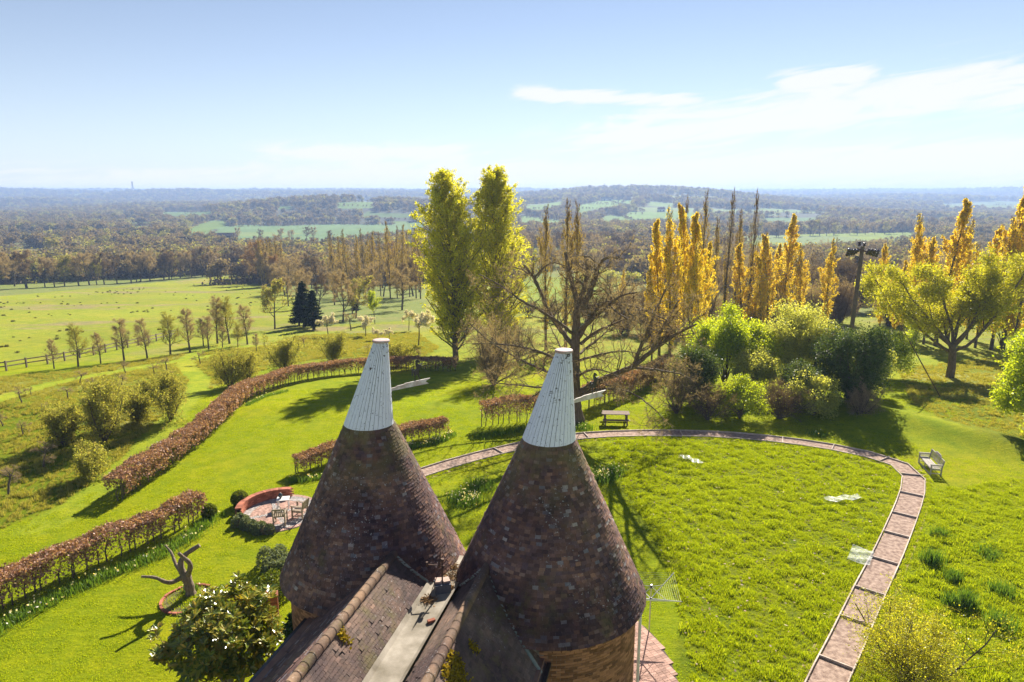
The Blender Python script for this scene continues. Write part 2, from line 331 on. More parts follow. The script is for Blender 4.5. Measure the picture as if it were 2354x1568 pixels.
def ground():
    ys = [-60.]
    while ys[-1] < 9400: ys.append(ys[-1]+max(.55, .0105*abs(ys[-1])))
    ys = np.array(ys); nc = 330; s_ = np.linspace(-1, 1, nc)
    YY = np.repeat(ys[:, None], nc, 1); XX = s_[None]*(.95*np.maximum(YY, 0)+48)
    ZZ = H(XX, YY)
    rough = np.zeros(XX.shape)
    jx = XX+1.2*(vnoise(XX*.5, YY*.5, 3)-.5); jy = YY+1.2*(vnoise(XX*.5, YY*.5, 4)-.5)
    for P in (ROUGH_L, ROUGH_R, ROUGH_O): rough[inpoly(P, jx, jy)] = 1
    rough[inpoly(ROUGH_P, jx, jy)] = .6
    near = YY < 150
    ZZ = ZZ+np.where(near, rough*.10*(vnoise(XX*1.7, YY*1.7, 5)-.3)*(YY > 42), 0)
    # earth bank and ditch on the right
    bank = np.exp(-((XX-(24+.75*(YY-52)*-1))/2.2)**2)*sstep(34, 42, YY)*sstep(62, 54, YY)*(XX > 20)
    ZZ = ZZ+.6*bank
    c_lawn = np.array((.315, .33, .005)); c_lawn2 = np.array((.22, .28, .006)); c_rough = np.array((.19, .22, .008)); c_dryr = np.array((.34, .31, .07))
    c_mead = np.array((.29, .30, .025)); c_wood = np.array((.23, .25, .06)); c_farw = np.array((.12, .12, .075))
    n1 = vnoise(XX*.16, YY*.16, 1)[..., None]; n2 = vnoise(XX*.05, YY*.05, 2)[..., None]
    C = c_lawn*(1-.6*n1)+c_lawn2*.6*n1
    C = C*(1-sstep(46, 70, YY)[..., None]*.0)
    m = sstep(62, 95, YY)[..., None]; dm = sstep(.58, .85, .6*vnoise(XX/26, YY/11, 41)+.4*vnoise(XX/5, YY/3, 42))[..., None]; C = C*(1-m)+((c_mead*(1-dm)+np.array((.31, .25, .09))*dm)*(.85+.3*n2))*m
    r = rough[..., None]; rr = c_rough*(1-.0*n1)+(c_dryr-c_rough)*sstep(.52, .8, vnoise(XX*.22, YY*.22, 8))[..., None]*(.75*(YY > 45))[..., None]
    C = C*(1-r)+rr*r
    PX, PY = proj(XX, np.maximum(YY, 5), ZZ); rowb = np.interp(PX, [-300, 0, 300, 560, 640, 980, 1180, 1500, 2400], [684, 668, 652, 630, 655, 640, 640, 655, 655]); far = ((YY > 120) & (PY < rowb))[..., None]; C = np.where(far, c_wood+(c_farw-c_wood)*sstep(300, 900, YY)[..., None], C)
    for P in WOOD:
        k = inpoly(P, PX, PY) & (YY > 100) & (YY < 1000); C[k] = c_wood
    for P, c in FIELDS:
        k = inpoly(P, PX, PY) & (YY > 100); C[k] = (np.array(c)*(.74, .76, .6))*(.88+.24*vnoise(XX/14, YY/40, 12))[..., None][k]
    for L_ in STRIPS:
        d = np.full(XX.shape, 99.); k = (YY < 110) & (YY > 30) & (XX < 5)
        dd = np.full(k.sum(), 99.)
        for q in L_: dd = np.minimum(dd, np.hypot(XX[k]-q[0], YY[k]-q[1]))
        d[k] = dd; w_ = sstep(1.3, .8, d)[..., None]; C = C*(1-w_)+np.array((.33, .36, .02))*w_
    k = farfield(XX, YY); C[k] = (np.array((.20, .25, .07))*(.75+.5*vnoise(XX/240, YY/160, 19))[..., None])[k]
    nr = len(ys); V = np.stack([XX, YY, ZZ], -1).reshape(-1, 3)
    i = np.arange(nr-1)[:, None]*nc; j = np.arange(nc-1)[None]
    F = np.stack([i+j, i+j+1, i+nc+j+1, i+nc+j], -1).reshape(-1, 4)
    mb = MB(); mb.add(V, F)
    m = NT('ground_cover'); at = m.n('ShaderNodeVertexColor', layer_name='tint')
    f1 = m.noise(.9, 6, .65); f2 = m.noise(9, 5, .75); f3 = m.noise(.12, 3); f4 = m.noise(38, 3, .8)
    mp = m.n('ShaderNodeMapping'); mp.inputs['Scale'].default_value = (.35, 1.5, 1); mp.inputs['Rotation'].default_value = (0, 0, -.5); m.l(m.tc.outputs['Object'], mp.inputs[0])
    f5 = m.noise(3.2, 4, .7, vec=mp.outputs[0])
    c = m.mix(m.mrange(f1, .35, .68), at.outputs[0], m.mix(1.0, at.outputs[0], (.62, .76, .8, 1), 'MULTIPLY'))
    c = m.mix(m.math('MULTIPLY', m.mrange(f5, .52, .72), .5), c, m.mix(1.0, c, (.5, .62, .8, 1), 'MULTIPLY'))
    c = m.mix(m.math('MULTIPLY', m.mrange(f2, .46, .66), .85), c, m.mix(1.0, c, (.48, .62, .7, 1), 'MULTIPLY'))
    c = m.mix(m.math('MULTIPLY', m.mrange(f4, .5, .7), .45), c, m.mix(1.0, c, (1.5, 1.3, 1.1, 1), 'MULTIPLY'))
    c = m.mix(m.math('MULTIPLY', m.mrange(f3, .46, .66), .6), c, m.mix(1.0, c, (1.32, 1.06, 1.5, 1), 'MULTIPLY'))
    h = m.math('ADD', f2, m.math('MULTIPLY', f5, .8)); h = m.math('ADD', h, m.math('MULTIPLY', f4, .35))
    m.bsdf(c, .95, .05, 0.0, h, .9, .07)
    o = mb.build('ground', m.m, smooth=True, kind='structure')
    a = o.data.color_attributes.new('tint', 'FLOAT_COLOR', 'POINT')
    a.data.foreach_set('color', np.concatenate([C.reshape(-1, 3), np.ones((len(V), 1))], 1).ravel().astype(np.float32))
    return o
ground()

def haze():
    mb = MB(); mb.box((0, 4650, -9), (23000, 9900, 104)); m = NT('haze_air'); m.t.nodes.clear()
    out = m.n('ShaderNodeOutputMaterial'); v = m.n('ShaderNodeVolumePrincipled')
    v.inputs['Color'].default_value = (.42, .61, 1, 1); v.inputs['Density'].default_value = .00024; v.inputs['Anisotropy'].default_value = .2
    m.l(v.outputs[0], out.inputs['Volume'])
    mb.build('haze', m.m, kind='stuff')
haze()

# ---------------------------------------------------------------- trees: skeletons, bark and leaves
def unit(v): return v/max(np.linalg.norm(v), 1e-9)
def perp(rng, d):
    a = rng.normal(size=3); a -= a.dot(d)*d; return unit(a)
def grow(seed, L, R0, levels, d0=(0, 0, 1), p0=(0, 0, 0), base=None):
    """levels: list of dicts seg, wob, up, n, ang, len, start, rr, taper, shape; returns branches [(points, radii, level)]"""
    rng = np.random.default_rng(seed); out = []
    def br(p, d, L, Rr, lv):
        c = levels[lv]; k = c.get('seg', 4); P = [p]; r = [Rr]; D = [d]
        for i in range(k):
            d = unit(d+rng.normal(size=3)*c.get('wob', .15)+np.array((0, 0, c.get('up', 0))))
            p = p+d*L/k; P.append(p); D.append(d); r.append(Rr*(1-(i+1)/k*(1-c.get('taper', .35))))
        P = np.array(P); out.append((P, np.array(r), lv))
        if lv+1 >= len(levels): return
        n = c.get('n', 4); n = int(n) if n > 2 and lv == 0 else max(1, int(rng.poisson(n)))
        a0 = rng.uniform(0, 6.28)
        for i in range(n):
            t = c.get('start', .3)+(1-c.get('start', .3))*(i+rng.uniform(.1, .9))/n; t = min(t, .999)
            q = t*k; j = int(q); f = q-j; pp = P[j]*(1-f)+P[j+1]*f; dd = D[j+1]; rad = r[j]*(1-f)+r[j+1]*f
            a = unit(np.cross(dd, (0, 0, 1)) if abs(dd[2]) < .95 else np.cross(dd, (1, 0, 0))); b = np.cross(dd, a); ph = a0+i*2.4+rng.normal()*.3
            side = a*math.cos(ph)+b*math.sin(ph); an = c.get('ang', .8)*rng.uniform(.75, 1.25)
            sh = c.get('shape', lambda t: 1-.5*t)(t)
            br(pp, unit(dd*math.cos(an)+side*math.sin(an)), L*c.get('len', .5)*sh*rng.uniform(.75, 1.2), max(rad*c.get('rr', .5), .002), lv+1)
    if base is None: br(np.array(p0, float), unit(np.array(d0, float)), L, R0, 0)
    else:
        for (p, d, l, r_, lv) in base: br(np.array(p, float), unit(np.array(d, float)), l, r_, lv)
    return out
def wood_mb(mb, brs, sides=(8, 6, 4, 3, 3, 3), mi=0, ribbon_from=99, mi2=1, rmin=.004, seed=0):
    rb = []
    for P, r, lv in brs:
        if lv >= ribbon_from: rb.append((P, np.maximum(r, rmin)))
        else: mb.tube(P, np.maximum(r, rmin), sides[lv], mi, cap=lv < 2)
    if rb:
        rng = np.random.default_rng(seed); A = np.concatenate([P[:-1] for P, _ in rb]); B = np.concatenate([P[1:] for P, _ in rb])
        ra = np.concatenate([r[:-1] for _, r in rb]); rb_ = np.concatenate([r[1:] for _, r in rb])
        d = B-A; s_ = np.cross(d, rng.normal(size=d.shape)); s_ /= np.maximum(np.linalg.norm(s_, axis=1, keepdims=True), 1e-9)
        V = np.stack([A-s_*ra[:, None], A+s_*ra[:, None], B+s_*rb_[:, None], B-s_*rb_[:, None]], 1).reshape(-1, 3)
        mb.add(V, np.arange(len(V)).reshape(-1, 4), mi2)
def anchors(brs, lv, rng, n):
    T = [(P) for P, r, l in brs if l >= lv]
    A = np.concatenate([P[:-1] for P in T]); B = np.concatenate([P[1:] for P in T])
    i = rng.integers(0, len(A), n); f = rng.random((n, 1)); return A[i]*(1-f)+B[i]*f, (B-A)[i]
def leaf_mb(mb, P, size, rng, mi=0, spread=.05, elong=1.5, D=None, upn=0.0):
    n = len(P); P = P+rng.normal(size=(n, 3))*spread
    d = rng.normal(size=(n, 3)) if D is None else D/np.maximum(np.linalg.norm(D, axis=1, keepdims=True), 1e-9)+rng.normal(size=(n, 3))*.6
    d /= np.linalg.norm(d, axis=1, keepdims=True); q = rng.normal(size=(n, 3)); q[:, 2] += 0
    s_ = np.cross(d, q); s_ /= np.linalg.norm(s_, axis=1, keepdims=True)
    if upn: s_[:, 2] *= (1-upn); d[:, 2] *= (1-upn)
    sz = size*rng.uniform(.6, 1.3, (n, 1))
    V = np.stack([P-d*sz*elong/2, P+s_*sz/2, P+d*sz*elong/2, P-s_*sz/2], 1).reshape(-1, 3)
    mb.add(V, np.arange(4*n).reshape(-1, 4), mi)
def twigs_mb(mb, P, D, length, w, rng, mi=0, bend=.5):
    """fine twigs as slender blades starting at P roughly along D"""
    n = len(P); d = D/np.maximum(np.linalg.norm(D, axis=1, keepdims=True), 1e-9)+rng.normal(size=(n, 3))*bend; d /= np.linalg.norm(d, axis=1, keepdims=True)
    s_ = np.cross(d, rng.normal(size=(n, 3))); s_ /= np.linalg.norm(s_, axis=1, keepdims=True); L = length*rng.uniform(.5, 1.4, (n, 1))
    V = np.stack([P-s_*w/2, P+s_*w/2, P+d*L], 1).reshape(-1, 3)
    mb.add(V, np.arange(3*n).reshape(-1, 3), mi)

# levels for the kinds of tree
def lv_bare(n1=9, wob=.14): return [dict(seg=7, wob=.06, up=.05, n=n1, ang=.75, len=.55, start=.28, rr=.55, taper=.25, shape=lambda t: 1.1-.65*t),
    dict(seg=5, wob=wob, up=.07, n=6, ang=.65, len=.5, start=.2, rr=.5), dict(seg=4, wob=.2, up=.05, n=5, ang=.6, len=.55, start=.15, rr=.5), dict(seg=3, wob=.2, up=.03, n=4, ang=.6, len=.6, start=.1, rr=.6), dict(seg=2, wob=.2)]
def lv_pop(n=34): return [dict(seg=12, wob=.015, up=.05, n=n, ang=.40, len=.21, start=.05, rr=.35, taper=.12, shape=lambda t: (1.0 if t < .42 else 1.0-.74*((t-.42)/.58)**1.5)*(.75+.25*min(1, t/.15))),
    dict(seg=6, wob=.06, up=.16, n=7, ang=.45, len=.38, start=.15, rr=.5), dict(seg=4, wob=.1, up=.14, n=4, ang=.5, len=.5, start=.2, rr=.5), dict(seg=2, wob=.1)]
def bare_tree(seed, h, r, twigs=2500, mt=None, lev=None, tw=(.55, .02), leaves=0, lm=None, ls=.1, spread=.08, bm=None, rib=3):
    """trunk mesh and crown mesh"""
    lev = lev or lv_bare(); brs = grow(seed, h*.78, r, lev); rng = np.random.default_rng(seed+7)
    a = MB(); wood_mb(a, [b for b in brs if b[2] == 0], mi=0); c = MB()
    wood_mb(c, [b for b in brs if b[2] > 0], mi=0, ribbon_from=rib, mi2=1, rmin=tw[1]*.3, seed=seed)
    if twigs: P, D = anchors(brs, 2, rng, twigs); twigs_mb(c, P, D, tw[0], tw[1], rng, 1)
    if leaves: P, D = anchors(brs, 2, rng, leaves); leaf_mb(c, P, ls, rng, 2, spread)
    ms = [bm or M_bark2, mt or M_twig, lm or M_green]
    return a.mesh('trunk', ms, True), c.mesh('crown', ms)
def put(name, meshes, loc, rz=0, sc=(1, 1, 1), names=('trunk', 'crown'), **k):
    e = empty(name, loc, rz, **k); e.scale = sc if isinstance(sc, (tuple, list)) else (sc,)*3
    for n, me in zip(names, meshes): link(n, me, e)
    return e
def shrub(seed, h, w, stems=9, lm=None, leaves=6000, ls=.05, tm=None, twigs=1500, tw=(.25, .012), spread=.12, fan=.75, bm=None):
    """many stemmed shrub, stems fanning from the ground"""
    rng = np.random.default_rng(seed); base = []
    for i in range(stems):
        a = i*2.4+rng.uniform(-.3, .3); t = rng.uniform(.1, 1)*fan; d = (math.sin(t)*math.cos(a), math.sin(t)*math.sin(a), math.cos(t))
        L = h*.8/(math.cos(t)**.5)*rng.uniform(.75, 1.05); base.append(((.1*d[0], .1*d[1], 0), d, L, .012*h+.01, 0))
    lev = [dict(seg=6, wob=.1, up=.13, n=9, ang=.8, len=.5, start=.12, rr=.5), dict(seg=4, wob=.18, up=.04, n=6, ang=.75, len=.5, start=.1, rr=.5), dict(seg=3, wob=.2, n=3, ang=.6, len=.6, start=.1, rr=.6), dict(seg=2, wob=.2)]
    brs = grow(seed, 1, 1, lev, base=base)
    allP = np.concatenate([b[0] for b in brs]); zm = np.percentile(allP[:, 2], 98); rm = np.percentile(np.hypot(allP[:, 0], allP[:, 1]), 96)
    sc = np.array((w/2/rm, w/2/rm, h/zm)); brs = [(P*sc, r, l) for P, r, l in brs]
    a = MB(); wood_mb(a, [b for b in brs if b[2] == 0], (5, 4, 3, 3)); c = MB(); wood_mb(c, [b for b in brs if b[2] > 0], (5, 4, 3, 3), 0, 2, 1, tw[1]*.3)
    if twigs: P, D = anchors(brs, 1, rng, twigs); twigs_mb(c, P, D, tw[0], tw[1], rng, 1)
    if leaves: P, D = anchors(brs, 1, rng, leaves); leaf_mb(c, P, ls, rng, 2, spread)
    ms = [bm or M_bark2, tm or M_twig, lm or M_haz]
    return a.mesh('stems', ms), c.mesh('crown', ms)
def crown_blob(seed, w, h, z0, n, ls, lm, lobes=26, tm=None, trunk=.12, dens=.35):
    """leafy dense crown: lobes of leaf-sized faces scattered through an uneven volume round real limbs"""
    rng = np.random.default_rng(seed); c = MB(); a = MB(); per = n//lobes; ctr = []
    for i in range(lobes):
        v = unit(rng.normal(size=3)); v[2] = abs(v[2])*rng.choice([1, 1, -1]); q = rng.uniform(.35, .88)
        p = np.array((v[0]*w/2*q, v[1]*w/2*q, z0+(h-z0)/2*(1+v[2]*q))); ctr.append(p)
        s_ = np.array((w*.17, w*.17, (h-z0)*.15))*rng.uniform(.7, 1.35); k = int(per*rng.uniform(.5, 1.5))
        u = rng.normal(size=(k, 3)); u /= np.linalg.norm(u, axis=1, keepdims=True); u *= rng.uniform(dens, 1.12, (k, 1))
        leaf_mb(c, p+u*s_, ls, rng, 2, ls*.6)
    for p in ctr:
        m1 = p*np.array((.25, .25, .5)); a.tube([(0, 0, 0), m1*(.5, .5, .6), m1, (m1+p)/2+rng.normal(size=3)*.1*w*.2, p], [trunk*.6, trunk*.5, trunk*.35, trunk*.22, trunk*.08], 5)
        P = np.repeat(p[None], 40, 0); twigs_mb(c, P+rng.normal(size=(40, 3))*.1*w*.3, rng.normal(size=(40, 3)), w*.16, .015+w*.001, rng, 1)
    ms = [M_bark2, tm or M_twigd, lm]
    return a.mesh('trunk', ms), c.mesh('crown', ms)

# ---------------------------------------------------------------- standing trees
def sized(px, py, toprow):
    """ground position and height of a thing whose foot and top rows are known"""
    p = G(px, py); d = (toprow-784)/1569; c, s_ = math.cos(PITCH), math.sin(PITCH)
    return p, (CAMZ-p[1]*(s_+d*c)/(c-d*s_))-p[2]
RN = np.random.default_rng(11)
# big pollarded oak, its limbs placed one by one, finer growth added to them
def oak():
    p, h = sized(1325, 972, 662); sc = (p[1]*.977+16*.212)/1569    # metres per photograph pixel at the oak
    rng = np.random.default_rng(21)
    def w(x, y, dy=0): a, b, c = ray(x, y); t = (p[1]+dy)/b; return np.array((a*t, p[1]+dy, CAMZ+c*t))-p
    limbs = [([(1325,972,0),(1322,930,0),(1320,880,0),(1322,800,0),(1325,740,.1),(1328,700,0)], .62, .30),
     ([(1328,700,0),(1318,660,.2),(1312,640,.3),(1305,612,.2),(1300,580,.4)], .26, .14), ([(1328,705,0),(1345,660,-.2),(1352,625,-.3),(1349,596,-.2)], .24, .17),
     ([(1335,712,0),(1356,670,-.8),(1368,630,-1.6),(1378,610,-2.2),(1392,590,-3.0),(1430,596,-4)], .24, .08),
     ([(1322,800,0),(1290,760,.6),(1258,716,1.0),(1243,670,1.1),(1228,640,1.2),(1205,610,1.4)], .24, .10),
     ([(1228,640,1.2),(1245,618,1.0),(1270,600,.8),(1300,612,.6)], .10, .04), ([(1228,640,1.2),(1200,618,1.6),(1160,610,2.0)], .09, .02),
     ([(1326,775,0),(1290,745,-.8),(1245,715,-1.4),(1195,690,-2.),(1150,655,-2.6),(1100,630,-3)], .17, .04),
     ([(1335,790,0),(1370,762,-.6),(1410,745,-1.2),(1455,725,-1.6)], .17, .05), ([(1332,775,0),(1380,690,-1.8),(1440,700,-3.4),(1490,715,-4.8),(1540,740,-6)], .20, .05),
     ([(1325,850,0),(1270,820,-1.),(1215,800,-2),(1150,790,-2.8),(1085,790,-3.4)], .16, .04), ([(1325,830,0),(1380,815,-1.6),(1430,805,-2.8),(1475,815,-3.8)], .13, .03),
     ([(1325,880,0),(1270,860,1.2),(1200,830,2.2),(1130,790,3),(1075,740,3.6)], .16, .04), ([(1325,890,0),(1260,893,-1.5),(1190,885,-2.6),(1120,880,-3.4)], .13, .03),
     ([(1328,905,0),(1400,865,-1.6),(1455,845,-2.8),(1500,805,-4.2),(1550,770,-5.6),(1600,745,-7)], .34, .07), ([(1500,805,-4.2),(1520,760,-5),(1560,690,-6)], .18, .05), ([(1455,845,-2.8),(1475,790,-4),(1505,720,-5.6),(1530,665,-6.6)], .18, .05),
     ([(1455,845,-2.8),(1510,850,-2.4),(1570,860,-.6),(1600,880,-1.4)], .12, .03), ([(1328,910,0),(1390,890,-2),(1450,900,-3.4),(1500,935,-4.4),(1530,970,-4.8)], .15, .03),
     ([(1330,760,0),(1362,735,-1.6),(1400,700,-3.2),(1425,680,-4.6),(1465,672,-5.6)], .20, .05), ([(1330,720,0),(1350,690,-1.2),(1368,650,-2.2),(1376,625,-3.0)], .20, .08), ([(1400,700,-3.2),(1420,720,-4.6),(1450,735,-6.4)], .10, .03), ([(1325,868,0),(1350,850,-2.4),(1390,850,-4),(1430,870,-5.4)], .13, .03), ([(1325,840,0),(1300,820,2.4),(1280,780,4.2),(1260,740,5.4)], .14, .03), ([(1325,820,0),(1360,790,2.4),(1400,760,4.2),(1420,720,5.4)], .14, .03),
     ([(1325,870,0),(1280,880,-2.6),(1240,900,-4.2),(1200,930,-5.0)], .12, .03)]
    a = MB(); c = MB(); brs = []
    for i, (pts, r0, r1) in enumerate(limbs):
        P = smoothline([w(*q) for q in pts], .25, 2); P = P+rng.normal(size=P.shape)*.015; r = np.linspace(r0, r1, len(P))*.80
        if i == 0: r = r*np.interp(np.linspace(0, 1, len(P)), [0, .12, 1], [1.35, 1, 1])
        a.tube(P, r, 10 if i < 5 else 7, 0)
        if i == 0: continue
        L = len(P)
        for k in range(int(L*.68)):
            j = rng.integers(int(L*.22), L-1); d = unit(P[j+1]-P[j]); q = perp(rng, d); q[2] = q[2]*.7+.15
            brs += [b for b in grow(int(rng.integers(1e9)), 1, 1, [dict(seg=5, wob=.28, up=.02, n=5, ang=.8, len=.5, start=.15, rr=.55), dict(seg=4, wob=.28, up=.02, n=4, ang=.7, len=.55, start=.1, rr=.6), dict(seg=3, wob=.3, n=3, ang=.7, len=.6), dict(seg=2, wob=.3)],
                    base=[(P[j], d*.5+q, rng.uniform(1.0, 2.5), min(r[j]*.45, .05), 0)])]
    wood_mb(c, brs, (5, 4, 3, 3), 0, 2, 1, .006, 3)
    P, D = anchors(brs, 1, rng, 18000); twigs_mb(c, P, D, .32, .012, rng, 1)
    ms = [M_bark, M_twig]
    put('oak_tree', (a.mesh('trunk', ms, True), c.mesh('crown', ms)), p, label='large bare pollarded oak with stubby limbs behind the right cowl', cat='oak tree')
oak()
# the two tall poplars
for i, (px, py, top, wd, sd_, lb) in enumerate(((1048, 829, 388, 124, 5, 'tall leafing poplar, left one of the pair, at the end of the long hedge'), (1148, 814, 380, 122, 9, 'tall leafing poplar, right one of the pair, behind the bare oak'))):
    p, h = sized(px, py, top); sc = (p[1]*.977+(CAMZ-p[2])*.212)/1569; lev = lv_pop(150)
    brs = grow(sd_, h*.93, .34, lev); rng = np.random.default_rng(sd_)
    AP = np.concatenate([b[0] for b in brs]); hw = np.percentile(np.abs(AP[:, :2]), 97); f = wd*sc/2/hw; zf = h/AP[:, 2].max()
    brs = [(P*np.array((f, f, zf)), r, l) for P, r, l in brs]; a = MB(); c = MB()
    wood_mb(a, brs[:1], mi=0); wood_mb(c, brs[1:], (6, 4, 3, 3), 0, 3, 1, .006)
    P, D = anchors(brs, 1, rng, 95000); k = rng.random(len(P)) > np.clip((P[:, 2]/h-.86)*5, 0, .75); leaf_mb(c, P[k], .11, rng, 2, .10)
    ms = [M_bark2, M_twigd, M_pop]
    put('poplar_tree', (a.mesh('trunk', ms, True), c.mesh('crown', ms)), p, rz=i*2., group='pair of tall poplars', label=lb, cat='poplar tree')
# Lombardy poplars, some in yellow leaf, some still bare towards the top
def lomb(seed, n, lm, size, topbare=.0, w=.16):
    lev = [dict(seg=12, wob=.012, up=.06, n=40, ang=.3, len=.20, start=.07, rr=.3, taper=.1, shape=lambda t: (.55+.5*min(1, t/.3))*(1 if t < .5 else 1-.8*(t-.5)/.5)), dict(seg=6, wob=.05, up=.25, n=5, ang=.3, len=.4, start=.15, rr=.5), dict(seg=3, wob=.08, up=.2, n=3, ang=.35, len=.5), dict(seg=2, wob=.1)]
    brs = grow(seed, 18.5, .26, lev); rng = np.random.default_rng(seed); AP = np.concatenate([b[0] for b in brs]); f = w*20/2/np.percentile(np.abs(AP[:, :2]), 97)
    brs = [(P*np.array((f, f, 20/AP[:, 2].max())), r, l) for P, r, l in brs]; a = MB(); c = MB(); wood_mb(a, brs[:1], mi=0); wood_mb(c, brs[1:], (5, 3, 3, 3), 0, 2, 1, .014)
    P, D = anchors(brs, 1, rng, 2500); twigs_mb(c, P, D+np.array((0, 0, 2.)), .5, .03, rng, 1, .3)
    P, D = anchors(brs, 1, rng, int(n*1.15)); k = rng.random(len(P)) > np.clip((P[:, 2]/20-(1-topbare))*6, 0, 1)*.95; leaf_mb(c, P[k], size*.82, rng, 2, .10)
    ms = [M_bark2, M_twigd, lm]; return a.mesh('trunk', ms), c.mesh('crown', ms)
LY = [lomb(31, 15000, M_yel, .17), lomb(32, 12000, M_yel, .17, .22), lomb(33, 14000, M_yel, .18, .1, .19)]
LB = [lomb(41, 3500, M_gold, .13, .5, .12), lomb(42, 5500, M_gold, .14, .25, .13)]
LG = [lomb(51, 2600, M_gold, .18, .3, .16), lomb(52, 5000, M_gold, .2, .2, .17)]
def lombs(rows, protos, lab, group):
    for i, (px, y, top, wpx) in enumerate(rows):
        x = px_at(px, y, float(H(0, y))+8); z = float(H(x, y)); d = (top-784)/1569; c, s_ = math.cos(PITCH), math.sin(PITCH)
        h = CAMZ-y*(s_+d*c)/(c-d*s_)-z; wm_ = wpx*(y*.977+5)/1569; pr = protos[i % len(protos)]
        dw = {0: .16, 1: .16, 2: .19}.get(i % len(protos), .16)*20 if protos is LY else 2.7 if protos is LB else 3.3
        put('lombardy_poplar', pr, (x, y, z), RN.uniform(0, 6), (wm_/dw, wm_/dw, h/20), group=group, label=lab(i), cat='poplar tree')
lombs([(1522, 74, 505, 44), (1547, 72, 478, 46), (1578, 78, 470, 46), (1612, 74, 490, 50), (1590, 70, 560, 40), (1625, 86, 555, 34), (1505, 72, 620, 30)], LY, lambda i: f'yellow-leaved lombardy poplar, {ORD[i]} in the clump right of the bare oak', 'yellow poplars right of the oak')
lombs([(1711, 100, 560, 40), (1738, 104, 535, 40), (1772, 100, 540, 44), (1806, 106, 492, 42), (1846, 100, 560, 34), (1757, 96, 590, 34), (1790, 112, 560, 34), (1903, 98, 548, 36), (2034, 104, 560, 30)], LY, lambda i: f'yellow-leaved lombardy poplar, {ORD[i]} in the row above the green shrubs', 'yellow poplars behind the shrub border')
lombs([(2066, 100, 600, 30), (2112, 92, 492, 44), (2140, 90, 545, 40), (2168, 88, 458, 54), (2196, 92, 505, 44), (2262, 86, 520, 44), (2300, 84, 425, 50), (2328, 82, 500, 50), (2352, 80, 428, 56), (2085, 104, 570, 30), (2240, 96, 560, 36)], LY, lambda i: f'tall yellow lombardy poplar, {ORD[i]} in the row behind the willow', 'yellow poplars behind the willow')
lombs([(1574, 100, 450, 26), (1614, 104, 438, 26), (1667, 100, 434, 30), (1694, 112, 482, 22), (1722, 104, 436, 28), (1640, 118, 500, 22)], LB, lambda i: f'slender almost leafless poplar, {ORD[i]} of those rising to the skyline', 'bare poplars between the yellow clumps')
for i, (px, y, top, w_) in enumerate(((1256, 84, 471, 40), (1302, 86, 458, 44), (1321, 86, 464, 38))):
    lombs([(px, y, top, w_)], [LB[1]], lambda _: ('lone slim half-leafed poplar standing behind the oak', 'left of two slim half-leafed poplars close together behind the oak', 'right of two slim half-leafed poplars close together behind the oak')[i], 'slim poplars behind the oak')
lombs([(1427, 118, 622, 16)], [LY[0]], lambda i: 'small young yellow poplar in front of the far bushes right of the oak', None)
lombs([(767, 190, 531, 20), (783, 200, 545, 14), (798, 185, 528, 22), (823, 195, 540, 16), (838, 190, 527, 20), (856, 195, 532, 20), (873, 200, 535, 16), (895, 190, 509, 20), (911, 190, 520, 16), (925, 188, 518, 22), (940, 196, 530, 16), (955, 190, 526, 20), (965, 188, 540, 20), (846, 205, 545, 16)], LG, lambda i: f'thin brownish poplar, {ORD[i]} from the left in the row above the left wood', 'brown poplars above the left wood')
lombs([(600+i*9, 245+i*3, 545+(i*7) % 9, 18) for i in range(6)], [LG[1]], lambda i: f'golden-brown poplar, {ORD[i]} in the tight clump beyond the meadow corner', 'golden-brown poplar clump')
lombs([(1190+i*16, 330+(i*37) % 60, 560-(i*13) % 10, 9) for i in range(3)], [LG[1]], lambda i: 'small far golden poplar beyond the field behind the twin poplars', 'far golden poplars')

# bare trees in the middle distance
BT = [bare_tree(60+i, 12, .24, 5200, tw=(.8, .04), mt=(M_twig, M_twigd, M_twig, M_twig, M_twigd)[i], lev=lv_bare(8+i, .13)) for i in range(5)]
BR = [bare_tree(70, 13, .28, 7000, tw=(.9, .04), mt=M_twigr, lev=lv_bare(12))]
BG = [bare_tree(80+i, 11, .2, 3500, tw=(.7, .04), mt=M_twig, lev=lv_bare(10), leaves=2600, lm=M_haz, ls=.2, spread=.25) for i in range(2)]
def joined(pair, name):
    """trunk and crown in one mesh, for trees too small in the picture to show parts"""
    me = pair[1].copy(); import bmesh
    b = bmesh.new(); b.from_mesh(me); b.from_mesh(pair[0]); b.to_mesh(me); b.free(); me.name = name; return me
JT = [joined(p_, 'bare_tree') for p_ in BT+BR+BG]+[joined(shrub(95+i, 12, 11, 16, M_haz, (0, 600, 0)[i], .3, (M_twigd, M_twig, M_twig)[i], 11000, (1.1, .05), .3, .8), 'bare_tree') for i in range(3)]
def inst(name, me, x, y, h, base, **k):
    o = link(name, me, None, **k); s_ = h/base; w_ = s_*RN.uniform(.85, 1.2)
    o.location = (x, y, float(H(x, y))-.1); o.rotation_euler = (0, 0, RN.uniform(0, 6.28)); o.scale = (w_, w_, s_); return o
def belt(pts, h0, h1, step, protos, label, group, rowjit=6, keep=1.0):
    P = resample(np.array([G(*q)[:2] for q in pts]), step)
    for x, y in P:
        if RN.random() > keep: continue
        inst('bare_tree', JT[RN.choice(protos)], x+RN.normal()*rowjit*.4, y+abs(RN.normal())*rowjit, RN.uniform(h0, h1), 12, label=label, cat='tree', group=group)
belt([(-90, 673), (0, 666), (150, 659), (300, 650), (430, 639), (560, 628)], 11, 15, 4.2, [0, 1, 2, 3, 4, 6], 'bare tree in the long belt along the far edge of the left meadow', 'tree belt along the far meadow edge', 3)
belt([(-90, 662), (0, 655), (300, 640), (420, 630), (560, 620)], 9, 13, 8, [0, 1, 4, 7, 6], 'bare tree in the long belt along the far edge of the left meadow', 'tree belt along the far meadow edge', 14)
